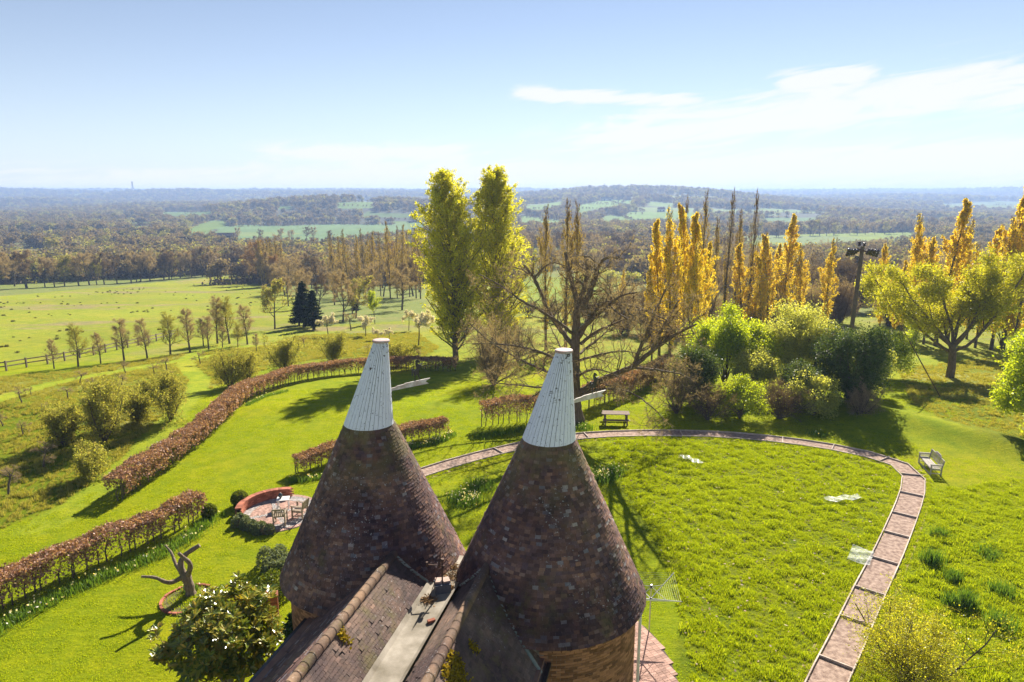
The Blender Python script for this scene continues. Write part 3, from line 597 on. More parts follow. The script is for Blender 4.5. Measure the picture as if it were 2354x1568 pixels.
WP = [(565, 655), (600, 640), (720, 620), (985, 600), (985, 745), (900, 738), (800, 742), (720, 748), (650, 705), (640, 672)]
wp = np.array([G(*q)[:2] for q in WP]); lo, hi = wp.min(0), wp.max(0); n_ = 0; got = []
while n_ < 108:
    q = lo+RN.random(2)*(hi-lo)
    if not inpoly(wp, q[0], q[1]) or any((q[0]-g[0])**2+(q[1]-g[1])**2 < 20 for g in got): 
        if len(got) > 100000: break
        n_ += .002; continue
    got.append(q); n_ += 1; near_ = q[1] < 165
    inst('bare_tree', JT[RN.choice([0, 1, 2, 3, 3, 0, 5 if RN.random() < .3 else 2, 7 if RN.random() < .3 else 1])], q[0], q[1], RN.uniform(7, 10) if near_ else RN.uniform(9, 14), 12, label='bare grey-brown tree in the dense wood left of the tall poplars', cat='tree', group='bare wood left of the tall poplars')
for i, (px, py, top, w_) in enumerate(((603, 655, 552, 90), (585, 650, 575, 60), (640, 660, 585, 60))):
    p, h = sized(px, py, top); o = inst('bare_tree', JT[5], p[0], p[1], h, 12, label=('broad ruddy-brown bare tree at the corner of the left meadow', 'smaller ruddy bare tree on the left of the broad one at the meadow corner', 'smaller ruddy bare tree on the right of the broad one at the meadow corner')[i], cat='tree')
# scrub and trees behind the yellow poplars and the shrub border
belt([(1640, 700), (1750, 690), (1880, 705), (1990, 700), (2100, 690), (2230, 670), (2400, 660)], 7, 10.5, 5.5, [8, 9, 10, 0], 'bare brown tree behind the yellow poplars on the right', 'bare scrub behind the shrub border', 5)
belt([(1640, 665), (1750, 655), (1950, 645), (2100, 640), (2400, 625)], 7, 11, 8, [8, 9, 0, 7], 'bare brown tree behind the yellow poplars on the right', 'bare scrub behind the shrub border', 8)
belt([(1430, 772), (1510, 775), (1640, 766), (1750, 758), (1850, 752), (1950, 752), (2080, 748), (2200, 735), (2400, 715)], 4.5, 8, 2.9, [8, 9, 10], 'bare brown tree behind the yellow poplars on the right', 'bare scrub behind the shrub border', 3)
belt([(1700, 549), (1800, 546), (1900, 542), (2000, 540), (2120, 535), (2240, 528), (2354, 522)], 15, 21, 13, [0, 1, 4, 6, 7, 2], 'tree in the line along the top of the bright field on the right', 'trees along the bright right-hand field', 8)
belt([(1195, 575), (1300, 588), (1400, 592), (1500, 600), (1640, 610), (1700, 600)], 12, 18, 9, [0, 1, 4, 4, 3], 'bare tree in the valley wood behind the twin slim poplars', 'valley wood behind the slim poplars', 14)
belt([(1360, 628), (1430, 640), (1500, 650), (1560, 650)], 9, 13, 6, [0, 4, 4, 7], 'bare tree in the valley wood behind the twin slim poplars', 'valley wood behind the slim poplars', 5)
p, h = sized(1360, 646, 566); inst('bare_tree', JT[2], p[0], p[1], h, 12, label='single fan-shaped bare tree at the edge of the field right of the slim poplars', cat='tree')
def woodfill(poly, n, h0, h1, protos, name, label, cat, group, gap):
    wp = np.array([G(*q)[:2] for q in poly]); lo, hi = wp.min(0), wp.max(0); got = []; t = 0
    while len(got) < n and t < 20000:
        q = lo+RN.random(2)*(hi-lo); t += 1
        if inpoly(wp, q[0], q[1]) and all((q[0]-g[0])**2+(q[1]-g[1])**2 > gap*gap for g in got): got.append(q); inst(name, JT[RN.choice(protos)], q[0], q[1], RN.uniform(h0, h1), 12, label=label, cat=cat, group=group)
woodfill([(1460, 735), (2420, 705), (2420, 600), (2100, 590), (1700, 612), (1460, 622)], 170, 7, 12, [8, 9, 10, 8, 0, 1, 4], 'woodland_tree', 'bare tree in the dense brown wood behind the yellow poplars', 'tree', 'brown wood behind the yellow poplars', 3.5)
woodfill([(1190, 630), (1460, 640), (1460, 560), (1190, 560)], 60, 9, 14, [8, 10, 0, 1, 4], 'woodland_tree', 'bare tree in the brown valley wood seen between the slim poplars', 'tree', 'brown valley wood between the slim poplars', 5)
# thickets
def shr(px, py, top, wpx, seed, label, name='shrub', cat='shrub', lm=None, n=6000, ls=.07, tm=None, group=None, stems=9, twigs=1500, fan=.75, tw=(.3, .014), spread=.14):
    p, h = sized(px, py, top); w_ = wpx*(p[1]*.977+(CAMZ-p[2])*.212)/1569
    me = shrub(seed, h, w_, stems, lm or M_haz, n, ls, tm, twigs, tw, spread, fan)
    return put(name, me, p, 0, 1, ('stems', 'crown'), label=label, cat=cat, group=group)
for i, (px, py, top, w_) in enumerate(((1215, 728, 690, 60), (1265, 735, 690, 60), (1318, 738, 660, 90), (1440, 735, 650, 110), (1500, 730, 655, 90), (1395, 725, 668, 80), (1345, 742, 690, 60))):
    shr(px, py, top, w_, 200+i, f'brown leafless bush, {ORD[i]} from the left in the hedge line behind the oak' if i not in (3, 4, 5, 6) else ('broad tangled bush with pale blossom behind the oak, beside the yellow poplars', 'pale-blossomed bush touching the left side of the yellow poplar clump', 'leafless bush between the slim poplars and the blossoming bush', 'low leafless bush at the foot of the twin slim poplars')[i-3], lm=M_white, n=(1400 if i in (3, 4) else 0), ls=.12, tm=M_twigd, twigs=5000, tw=(.55, .025), group='bushes in the hedge line behind the oak')
for i, (px, py, top, w_) in enumerate(((1345, 655, 630, 50), (1400, 655, 622, 60), (1450, 655, 628, 50))):
    shr(px, py, top, w_, 215+i, f'round green bush, {ORD[i]} from the left in the far field hedge', lm=M_pale, n=3000, ls=.3, twigs=800, tw=(.6, .05), spread=.4, group='green bushes in the far field hedge')
shr(1135, 885, 745, 165, 230, 'dense silvery leafless bush between the tall poplars and the oak', twigs=20000, n=0, stems=26, tw=(.4, .013), fan=1.15, tm=M_twig, cat='bush')
shr(1190, 830, 740, 100, 231, 'low leafless bush beneath the right-hand tall poplar', twigs=7000, n=0, stems=14, tw=(.4, .012), cat='bush')

# row of young trees along the fence
def lv_young(): return [dict(seg=8, wob=.035, up=.05, n=30, ang=.9, len=.36, start=.22, rr=.35, taper=.12, shape=lambda t: 1.1-.8*t), dict(seg=5, wob=.12, up=.09, n=7, ang=.6, len=.45, start=.15, rr=.5), dict(seg=3, wob=.16, up=.04, n=4, ang=.6, len=.55), dict(seg=2, wob=.2)]
YT = [bare_tree(300+i, 6, .11, 3800, tw=(.34, .017), mt=(M_bud if i == 1 else M_twig), lev=lv_young()) for i in range(4)]
rows = [(125, 848, 771), (180, 843, 733), (232, 836, 756), (286, 830, 717), (339, 824, 722), (392, 818, 706), (437, 810, 696), (480, 803, 714), (512, 802, 745), (528, 790, 672), (569, 792, 690), (590, 808, 760), (500, 790, 668), (547, 800, 735), (468, 796, 725)]
for i, (px, py, top) in enumerate(rows):
    p, h = sized(px, py, top); put('young_tree', YT[i % 4], p, RN.uniform(0, 6), (h/6*1.15, h/6*1.15, h/6*1.05), group='row of young trees by the meadow fence', cat='tree',
        label=f'bare young tree, {ORD[i]} from the left in the row by the meadow fence' if i < 8 else ('small bare young tree near the right end of the row by the fence', 'tall pale young tree at the back of the right end of the fence row', 'dark upright young tree closing the right end of the fence row', 'short thin young tree in front of the right end of the fence row', 'tall bushy pale tree behind the middle of the fence row', 'leaning young tree between the pale tall trees by the fence', 'bushy brown young tree behind the fence, left of the pale tall trees')[i-8])
p, h = sized(632, 757, 655); put('budding_tree', BG[0], p, 1, (h/11*1.1, h/11*1.1, h/11*1.18), label='round budding tree left of the dark conifers at the meadow edge', cat='tree')
p, h = sized(862, 745, 665); put('budding_tree', bare_tree(91, 9, .15, 1500, leaves=5000, lm=M_green, ls=.16, spread=.25), p, 1, (h/9*.7, h/9*.7, h/9), label='bright green young tree in front of the bare wood', cat='tree')
# conifers
def conifer(seed, h, w_, lm):
    rng = np.random.default_rng(seed); a = MB(); a.tube([(0, 0, 0), (0, 0, h)], [.025*h, .01], 7); c = MB(); P = []
    for i in range(150):
        t = rng.uniform(.08, 1)**.8; z = t*h; L = w_/2*(1-t)**.75*rng.uniform(.6, 1.2)+.15; an = i*2.4; d = np.array((math.cos(an), math.sin(an), -.15+.3*t)); e_ = np.array((0, 0, z))+d*L
        a.tube([(0, 0, z), e_*.5+np.array((0, 0, z))*.5+(0, 0, .05*L), e_], [.02, .015, .005], 3); k = int(60*L+14); f = rng.uniform(.15, 1, (k, 1))
        P.append(np.array((0, 0, z))+(e_-(0, 0, z))*f+rng.normal(size=(k, 3))*np.array((.2, .2, .1))*L*.5)
    leaf_mb(c, np.concatenate(P), .13*h/8, rng, 2, .06, 2.2); ms = [M_bark2, M_twigd, lm]; return a.mesh('trunk', ms), c.mesh('crown', ms)
CF = [conifer(400, 8, 3.6, M_con), conifer(401, 8, 2.6, M_con)]
for i, (px, py, top, w_, lb) in enumerate(((700, 753, 648, 60, 'dark conifer with a broad crown at the left end of the bare wood'), (722, 758, 668, 50, 'second dark conifer, leaning against the broad one by the bare wood'), (688, 748, 685, 44, 'shorter dark conifer on the left of the broad one'), (1905, 700, 577, 40, 'dark pointed spruce in front of a yellow poplar, left of the utility pole'), (818, 720, 668, 20, 'small ivy-dark conifer inside the bare wood'), (1960, 690, 590, 46, 'ivy-covered dark tree directly behind the utility pole'))):
    p, h = sized(px, py, top); wm_ = w_*(p[1]*.977+6)/1569; put('conifer', CF[i % 2], p, i, (wm_/(3.6, 2.6)[i % 2],)*2+(h/8,), label=lb, cat='conifer')

# shrubs left of the long hedge
SL = [(241, 1017, 884, 112, 'largest pale budding hazel in the group left of the long hedge'), (148, 1023, 935, 85, 'leftmost low hazel of the group, leaning out to the left'), (318, 974, 908, 62, 'small round hazel between the two large ones'), (392, 968, 856, 104, 'tall fan-shaped hazel on the right of the group by the mown strip'),
      (215, 1098, 1035, 74, 'lone pale green bush on the rough grass below the hazel group'), (530, 892, 806, 78, 'twiggy bush left of its twin beside the bend of the long hedge'), (569, 884, 812, 72, 'twiggy bush right of its twin beside the bend of the long hedge'), (655, 858, 780, 92, 'broad pale bush just behind the long hedge'), (768, 838, 772, 74, 'yellowish bush behind the long hedge in front of the blossom trees'), (915, 842, 790, 70, 'yellow-green bush right behind the left cowl'), (250, 985, 880, 70, 'brownish bush at the back of the hazel group'), (340, 930, 880, 60, 'darker bush behind the small round hazel')]
for i, (px, py, top, w_, lb) in enumerate(SL):
    shr(px, py, top, w_, 500+i, lb, 'hazel_bush', 'bush', M_haz if i not in (10,) else M_bud, 10000 if i not in (5, 6, 10) else 5000, .075, M_bud, 'bushes left of the long hedge', 12, 6000, 1.05, (.25, .011), .13)
# small orchard trees
def lv_orch(): return [dict(seg=4, wob=.12, n=5, ang=1.0, len=1.1, start=.75, rr=.6, taper=.7), dict(seg=5, wob=.25, up=.02, n=6, ang=.8, len=.45, start=.2, rr=.5), dict(seg=3, wob=.3, n=5, ang=.8, len=.5), dict(seg=2, wob=.3)]
OT = [bare_tree(600+i, 3.2, .12, 2000, tw=(.28, .016), lev=lv_orch(), bm=M_bark2) for i in range(4)]
def hgt(pair): return max(v.co.z for v in pair[1].vertices)
orch = [(51, 928, 888), (72, 911, 888), (157, 920, 886), (184, 884, 850), (212, 896, 866), (54, 1001, 964), (102, 1077, 1015), (20, 1137, 1070), (289, 860, 828), (384, 856, 820), (461, 838, 805), (280, 890, 858), (104, 947, 925), (7, 980, 945), (392, 880, 850), (355, 860, 835)]
for i, (px, py, top) in enumerate(orch):
    p, h = sized(px, py, top); pr = OT[i % 4]; f = h/hgt(pr); put('orchard_tree', pr, p, RN.uniform(0, 6), (f*1.25, f*1.25, f), group='small bare orchard trees', cat='fruit tree',
        label=['spreading bare fruit tree nearest the left edge on the brown grass', 'bare fruit tree with a low fork behind the one nearest the left edge', 'leaning bare fruit tree with a pruned trunk left of the hazels', 'bare fruit tree below the fence between the second and third row tree', 'short bare fruit tree behind the hazel group', 'thin bare fruit tree above the leftmost hazel on the left edge', 'thin bare fruit tree with a bare trunk below the leftmost hazel', 'bare sapling near the left picture edge below the others', 'tiny fruit tree below the fourth tree of the fence row', 'crooked fruit tree below the sixth tree of the fence row', 'ruddy low fruit tree near the twin bushes by the long hedge', 'very small fruit tree behind the tall fan-shaped hazel', 'knee-high sapling in the rough grass at far left', 'thin sapling cut by the left picture edge', 'grey low fruit tree beside the end of the mown strip', 'small grey fruit tree behind the crooked one'][i])
BL = [bare_tree(620+i, 4, .09, 900, tw=(.25, .014), lev=lv_orch(), leaves=4500, lm=M_white, ls=.13, spread=.12) for i in range(2)]
for i, (px, py, top, wf, lb) in enumerate(((754, 776, 722, 1.0, 'white blossoming cherry tree below the dark conifers'), (841, 774, 725, .9, 'white blossoming cherry tree with a straight thin trunk in front of the wood'), (870, 783, 752, 1.1, 'low white blossoming tree right of the straight-trunked one'), (896, 782, 754, .9, 'small sparse blossoming tree behind the left cowl'), (962, 795, 712, .9, 'big creamy blossoming tree next to the left tall poplar'), (940, 760, 712, .7, 'creamy blossoming tree at the wood edge behind the big one'), (735, 745, 705, .8, 'pale blossoming tree hard against the conifers'))):
    p, h = sized(px, py, top); pr = BL[i % 2]; f = h/hgt(pr); put('blossom_tree', pr, p, i*1.3, (f*wf*1.25, f*wf*1.25, f*1.05), group='blossoming orchard trees', label=lb, cat='blossom tree')
for i, (px, py, top) in enumerate(((807, 760, 715), (846, 812, 790), (700, 800, 770), (960, 830, 800))):
    p, h = sized(px, py, top); pr = OT[i]; f = h/hgt(pr); put('orchard_tree', pr, p, i*1.3, f, group='small bare orchard trees', cat='fruit tree', label=('many-stemmed bare fruit tree between two white blossoming trees', 'thin crooked fruit tree just left of the left cowl top', 'low bare fruit tree behind the broad pale bush', 'small bare fruit tree between left cowl and tall poplars')[i])

# shrub border on the right, willow, edge bush
def blob(px, py, top, wpx, z0f, seed, n, ls, lm, label, name, cat, lobes=26, tm=None, trunk=.1, dens=.35):
    p, h = sized(px, py, top); w_ = wpx*(p[1]*.977+(CAMZ-p[2])*.212)/1569
    return put(name, crown_blob(seed, w_, h, h*z0f, n, ls, lm, lobes, tm, trunk, dens), p, 0, 1, label=label, cat=cat)
blob(1665, 893, 697, 185, .06, 700, 38000, .10, M_green, 'tall bright green tree at the left of the shrub border', 'hawthorn_tree', 'tree', 34, dens=.2)
blob(1812, 893, 695, 190, .04, 701, 38000, .09, M_pale, 'tall pale green bush in the middle of the shrub border', 'tall_bush', 'bush', 36, dens=.2)
blob(1948, 930, 714, 185, -.05, 702, 42000, .085, M_darkg, 'dark evergreen bush at the right of the shrub border', 'evergreen_bush', 'bush', 40, dens=.3)
blob(2035, 868, 745, 120, .02, 703, 15000, .10, M_green, 'fresh green bush tucked behind the dark evergreen bush', 'bush', 'bush', 22)
blob(1585, 930, 790, 130, .0, 704, 18000, .085, M_darkg, 'low olive-green bush at the left end of the shrub border', 'bush', 'bush', 26, dens=.2)
blob(1735, 900, 745, 110, .0, 705, 13000, .09, M_green, 'narrow yellow-green bush between the two tall ones of the border', 'bush', 'bush', 20)
blob(1880, 905, 745, 100, .0, 706, 12000, .09, M_pale, 'pale bush squeezed between pale and dark bushes of the border', 'bush', 'bush', 18)
blob(1700, 962, 865, 130, .0, 721, 12000, .08, M_green, 'low fresh green bush at the front foot of the border', 'bush', 'bush', 22)
blob(1870, 955, 850, 120, .0, 722, 12000, .08, M_pale, 'low pale bush in front of the border, beside the dark evergreen', 'bush', 'bush', 22)
shr(1790, 962, 885, 130, 707, 'leafless brown bush at the foot of the shrub border', n=600, twigs=9000, stems=16, tm=M_twigd, tw=(.3, .012), fan=1., cat='bush')
shr(1975, 958, 890, 90, 708, 'grey lichen-covered twiggy bush low in front of the dark evergreen', n=0, twigs=7000, stems=14, tw=(.3, .011), fan=1.1, cat='bush')
shr(1625, 965, 890, 120, 709, 'leafless twiggy bush beneath the bright green tree', n=500, twigs=6000, stems=14, tm=M_twigd, tw=(.3, .012), fan=1., cat='bush')
shr(1555, 950, 830, 120, 710, 'thin arching bare bush between oak and shrub border', n=800, twigs=6000, stems=12, tm=M_twig, tw=(.3, .012), fan=.9, cat='bush')
blob(1725, 915, 800, 120, .0, 716, 11000, .09, M_pale, 'low pale bush filling the border between the two left tall ones', 'bush', 'bush', 20)
blob(1625, 905, 745, 100, .0, 717, 11000, .09, M_green, 'leafy bush at the left shoulder of the bright green border tree', 'bush', 'bush', 20)
blob(2000, 905, 770, 110, .0, 718, 12000, .09, M_pale, 'grey-green bush at the right shoulder of the dark evergreen bush', 'bush', 'bush', 20)
blob(1845, 935, 820, 120, .0, 719, 12000, .085, M_darkg, 'low dark bush left of the big dark evergreen bush', 'bush', 'bush', 20)
blob(2390, 1010, 755, 215, -.03, 711, 36000, .11, M_green, 'bright yellow-green bush cut by the right picture edge', 'bush', 'bush', 36)
blob(2300, 800, 690, 90, .05, 714, 7000, .13, M_green, 'green bush behind the willow at the right edge', 'bush', 'bush', 18)
blob(2100, 800, 705, 60, .05, 715, 7000, .11, M_green, 'small green bush left of the willow trunk', 'bush', 'bush', 16)
def willow():
    p, h = sized(2183, 868, 562); w_ = 300*(p[1]*.977+17*.212)/1569; rng = np.random.default_rng(77)
    lev = [dict(seg=3, wob=.05, n=9, ang=.8, len=2.6, start=.7, rr=.5, taper=.75, shape=lambda t: 1), dict(seg=8, wob=.14, up=.10, n=9, ang=.55, len=.42, start=.2, rr=.5), dict(seg=5, wob=.2, up=.08, n=6, ang=.6, len=.5, start=.1, rr=.5), dict(seg=3, wob=.25, up=-.02, n=4, ang=.6, len=.6), dict(seg=2, wob=.25)]
    brs = grow(77, h*.27, .40, lev); AP = np.concatenate([b[0] for b in brs]); f = np.array((w_/2/np.percentile(np.abs(AP[:, 0]), 98),)*2+(h/AP[:, 2].max(),)); brs = [(P*f, r, l) for P, r, l in brs]
    a = MB(); wood_mb(a, [b for b in brs if b[2] < 2], (10, 7)); c = MB(); wood_mb(c, [b for b in brs if b[2] > 1], (5, 5, 4, 3), 0, 3, 1, .008)
    P, D = anchors(brs, 2, rng, 62000); leaf_mb(c, P, .095, rng, 2, .30, 2.2)
    ms = [M_bark, M_twigr, M_wil]; put('willow_tree', (a.mesh('trunk', ms, True), c.mesh('crown', ms)), p, label='wide round willow in fresh yellow-green leaf on the right', cat='willow tree')
willow()
# bush at the lower right corner
p = G(2065, 1560); w_ = 4.1
put('bush', shrub(720, 3.0, 4.3, 16, M_wil, 22000, .038, M_bud, 6000, (.22, .008), .10, .95), p+np.array((0, -.6, 0)), 0, 1, ('stems', 'crown'), label='airy yellow-green bush overhanging the path at the lower right', cat='bush')

# ---------------------------------------------------------------- hedges
def hedge(pts, w_, h, label, dens=1500, stem_step=.42, low=.25, green=0):
    L = smoothline(np.array([G(*q)[:2] for q in pts]), .25, 2); n = len(L); T = np.gradient(L, axis=0); T /= np.linalg.norm(T, axis=1, keepdims=True); Nn = np.stack([-T[:, 1], T[:, 0]], -1)
    c0 = L[0]; z0 = H(L[:, 0], L[:, 1]); e = empty('hedge', (c0[0], c0[1], float(z0[0])), label=label, cat='hedge', group='copper-leaved beech hedges'); rng = np.random.default_rng(int(abs(c0[0]*100)))
    org = np.array((c0[0], c0[1], float(z0[0])))
    length = n*.25; k = int(length*dens); t = rng.uniform(0, n-1, k); i = t.astype(int); f = (t-i)[:, None]; B = L[i]*(1-f)+L[np.minimum(i+1, n-1)]*f; hw = w_/2*(1+.3*(vnoise(t*.35, t*0, 4)-.5)); hh = h*(1+.16*(vnoise(t*.22, t*0, 6)-.5)+.05*(vnoise(t*1.1, t*0, 8)-.5))
    u = rng.uniform(-1, 1, k); v = rng.random(k); top = rng.random(k) < .42
    s_ = np.where(top, u, np.sign(u)*(1-.25*rng.random(k)**2)); zz = np.where(top, 1-.10*rng.random(k)-.08*np.abs(u)**6, low+(1-low)*v**.75)
    keepm = top | (rng.random(k) < np.clip((zz-low+.02)/.42, .10, 1)*np.where(vnoise(t*.5, zz*3, 17) > .70, .25, 1)); s_ = s_+.05*rng.normal(size=k)
    P = np.concatenate([B+Nn[i]*(s_*hw)[:, None], (H(B[:, 0], B[:, 1])+zz*hh)[:, None]], 1)[keepm]
    mb = MB(); leaf_mb(mb, P-org, .085, rng, 2, .03, 1.4); tw = P[rng.random(len(P)) < .28]; twigs_mb(mb, tw-org, np.stack([rng.normal(size=len(tw))*.6, rng.normal(size=len(tw))*.6, np.ones(len(tw))], -1), .28, .012, rng, 1, .6)
    k2 = int(length*90); t = rng.uniform(0, n-1, k2); i = t.astype(int); B = L[i]; P = np.concatenate([B+Nn[i]*(rng.uniform(-.75, .75, k2)*w_/2)[:, None], (H(B[:, 0], B[:, 1])+h*rng.uniform(.12, .8, k2))[:, None]], 1)
    twigs_mb(mb, P-org, np.stack([T[i, 0]*rng.normal(size=k2), T[i, 1]*rng.normal(size=k2), .7*np.ones(k2)], -1), .42, .016, rng, 1, .5)
    mb.build('foliage', [M_bark2, M_twigd, M_cop], e)
    # three stem shapes, copied along the hedge
    sm = []
    for q in range(4):
        m_ = MB(); P = np.array([(0, 0, -.05), (rng.normal()*.03, rng.normal()*.03, h*.3), (rng.normal()*.07, rng.normal()*.07, h*.6), (rng.normal()*.1, rng.normal()*.1, h*.9)]); m_.tube(P, [.035, .03, .022, .01], 5)
        for _ in range(5): j = rng.uniform(.2, .7); b = P[0]*(1-j)+P[3]*j; d = np.array((rng.normal(), rng.normal()*.5, 1.2)); m_.tube([b, b+unit(d)*.2, b+unit(d)*.3+np.array((rng.normal()*.1, 0, .15))], [.014, .011, .006], 3)
        sm.append(m_.mesh('stem', M_bark2))
    for q in np.arange(0, length-.1, stem_step):
        j = min(int(q/.25), n-1); o = link('stem', sm[rng.integers(4)], e); pz = np.array((L[j, 0]+Nn[j, 0]*rng.normal()*.08, L[j, 1]+Nn[j, 1]*rng.normal()*.08, float(z0[j])))-org; o.location = pz; o.rotation_euler = (0, 0, math.atan2(T[j, 1], T[j, 0])+rng.normal()*.3); o.scale = (1, 1, rng.uniform(.9, 1.08))
hedge([(268, 1152), (340, 1104), (430, 1043), (515, 968), (560, 924), (618, 897), (682, 878), (763, 863), (830, 857), (896, 853), (975, 852), (1052, 853)], 1.15, 1.45, 'long curved copper hedge enclosing the lawn, running from lower left to the tall poplars')
hedge([(-150, 1490), (-60, 1440), (0, 1405), (93, 1360), (185, 1317), (278, 1277), (370, 1240), (428, 1210), (458, 1190)], .95, 1.5, 'straight copper hedge at lower left with white daffodils at its foot')
hedge([(684, 1090), (730, 1075), (800, 1052)], .9, 1.15, 'short copper hedge left of the left conical roof, by the patio')
hedge([(880, 1030), (930, 1018), (985, 1006), (1027, 998)], .9, 1.15, 'short copper hedge right of the left conical roof with daffodils below')
hedge([(1108, 980), (1160, 974), (1235, 966), (1290, 962)], 1.1, 1.85, 'square-ended copper hedge between the two cowls, left of the oak', 1500)
hedge([(1352, 940), (1400, 925), (1450, 908), (1500, 885), (1540, 860)], 1.2, 1.9, 'ruddy hedge behind the oak trunk and picnic table', 1500)
# ---------------------------------------------------------------- low plants
def ball(p, r, label, lm=None, n=3500, ls=.045, name='box_ball', flat=1.0):
    rng = np.random.default_rng(int(p[0]*37) % 9999); u = rng.normal(size=(n, 3)); u /= np.linalg.norm(u, axis=1, keepdims=True); rr = r*rng.uniform(.82, 1.03, (n, 1))*(1+.06*np.sin(u[:, :1]*7+1)*np.sin(u[:, 1:2]*6))
    P = u*rr; P[:, 2] = P[:, 2]*flat+r*flat*.92; P = P[P[:, 2] > 0]; mb = MB(); leaf_mb(mb, P, ls, rng, 0, .01); e = empty(name, p, label=label, cat='box ball' if name == 'box_ball' else 'shrub'); mb.build('foliage', lm or M_box, e)
    s_ = MB(); s_.lathe([(.001, 0), (r*.35, .02), (r*.75, r*flat*.9), (r*.3, r*flat*1.6), (.001, r*flat*1.7)], (0, 0, 0), 12); s_.build('branches', M_twigd, e)
ball(G(552, 1163), .44, 'clipped box ball beside the left end of the patio wall'); ball(G(482, 1190), .38, 'clipped box ball at the end of the lower left hedge')
def mound(pts, w_, h, label, lm, name, n=9000, ls=.05, seed=1):
    rng = np.random.default_rng(seed); C = [np.array(G(*q)) for q in pts]; e = empty(name, C[0], label=label, cat='shrub'); P = []; s2 = MB()
    L = resample(np.array([c[:2] for c in C]), .3)
    for x, y in L:
        for _ in range(3):
            cx, cy = x+rng.normal()*w_*.22, y+rng.normal()*w_*.22; r = w_*rng.uniform(.22, .36); u = rng.normal(size=(n//len(L)//3, 3)); u /= np.linalg.norm(u, axis=1, keepdims=True); u[:, 2] = np.abs(u[:, 2]); u = u*rng.uniform(.8, 1.08, (len(u), 1))
            P.append(np.array((cx, cy, 0))-C[0]*(1, 1, 0)+u*np.array((r, r, h*rng.uniform(.8, 1.1))))
        s2.lathe([(w_*.33, 0), (w_*.3, h*.5), (.001, h*.8)], (x-C[0][0], y-C[0][1], 0), 8)
    mb = MB(); P = np.concatenate(P); leaf_mb(mb, P, ls, rng, 0, .01, 2.2); mb.build('foliage', lm, e); s2.build('branches', M_twigd, e)
mound([(550, 1205), (570, 1216), (598, 1224), (620, 1225)], .75, .5, 'grey-green lavender shrub curving round the front of the patio', M_lav, 'lavender_shrub')
mound([(640, 1300), (636, 1322)], 1.25, .8, 'upper rounded grey-green cushion shrub beside the left drum', M_lav, 'cushion_shrub', 9000, .05, 2)
mound([(625, 1352), (618, 1385)], 1.3, .8, 'lower green cushion shrub beside the left drum, behind the magnolia', M_box, 'cushion_shrub', 9000, .05, 3)
def strap(rng, n, h, spread, w_=.016):
    """upright strap leaves of bulbs or grass: 2 segment blades"""
    b = rng.normal(size=(n, 2))*spread; a = rng.uniform(0, 6.28, n); L = h*rng.uniform(.5, 1.2, n); lean = rng.uniform(.05, .5, n); d = np.stack([np.cos(a), np.sin(a)], -1); s_ = np.stack([-np.sin(a), np.cos(a)], -1)*w_/2
    A = np.concatenate([b, np.zeros((n, 1))], 1); m_ = np.concatenate([b+d*(L*lean*.35)[:, None], (L*.6)[:, None]], 1); t = np.concatenate([b+d*(L*lean)[:, None], (L*np.sqrt(np.maximum(1-lean**2, .2)))[:, None]], 1); z = np.zeros((n, 1)); S_ = np.concatenate([s_, z], 1)
    V = np.stack([A-S_, A+S_, m_+S_, m_-S_, t], 1); F = np.arange(n)[:, None]*5
    return V.reshape(-1, 3), np.concatenate([F+np.array([[0, 1, 2, 3]])]), np.concatenate([F+np.array([[3, 2, 4]])]), t
def daffs(px, py, n, spread, h, flowers, label, seed, name='daffodil_clump', cat='daffodils'):
    p = G(px, py); rng = np.random.default_rng(seed); V, q, t3, tip = strap(rng, n, h, spread, .022); mb = MB(); mb.add(V, q, 0); mb.n -= 0
    mb.V.append(V); mb.F.append((t3+mb.n, 0)); mb.n += len(V)
    if flowers: k = rng.integers(0, n, flowers); leaf_mb(mb, tip[k]+(0, 0, .05), .075, rng, 1, .02, 1); leaf_mb(mb, tip[k]+(0, 0, .05), .075, rng, 1, .02, 1)
    mb.build(name, [M_daff, M_flow], None, label=label, cat=cat, group='clumps of daffodils and bulb leaves').location = p
DF = [(1068, 1150, 1500, .42, .38, 80, 'large clump of white daffodils between the two conical roofs'), (1105, 1120, 900, .4, .38, 14, 'leafy clump with few flowers behind the white daffodils between the cones'), (1383, 1098, 1300, .4, .42, 70, 'daffodil clump just right of the right conical roof'), (1410, 1085, 500, .3, .4, 20, 'smaller daffodil clump at the shadow edge right of the right cone'),
      (1338, 985, 700, .35, .35, 14, 'daffodils at the foot of the oak trunk'), (1712, 945, 500, .4, .3, 60, 'white daffodils under the shrub border'), (2140, 1290, 260, .20, .62, 0, 'tall clump of bulb leaves right of the path, upper one'), (2190, 1330, 260, .2, .4, 0, 'thin clump of bulb leaves in the right-hand grass'), (2222, 1395, 300, .18, .75, 0, 'tallest dark clump of bulb leaves right of the path'), (2185, 1390, 200, .18, .6, 0, 'clump of bulb leaves left of the tallest one'), (2300, 1440, 240, .25, .6, 0, 'clump of bulb leaves near the lower right corner'), (2160, 1230, 200, .2, .4, 0, 'faint clump of bulb leaves right of the step boards'), (2300, 1360, 260, .25, .4, 0, 'clump of bulb leaves near the right picture edge'), (2270, 1275, 240, .3, .35, 0, 'low clump of bulb leaves above the tallest one at right'), (437, 1358, 300, .15, .3, 8, 'few daffodils behind the dead tree trunk'), (1880, 1000, 200, .3, .3, 6, 'sparse daffodils in the shade by the path'), (2085, 965, 300, .5, .3, 3, 'grassy clump on the bank below the willow')]
for i, d in enumerate(DF): daffs(*d, 800+i)
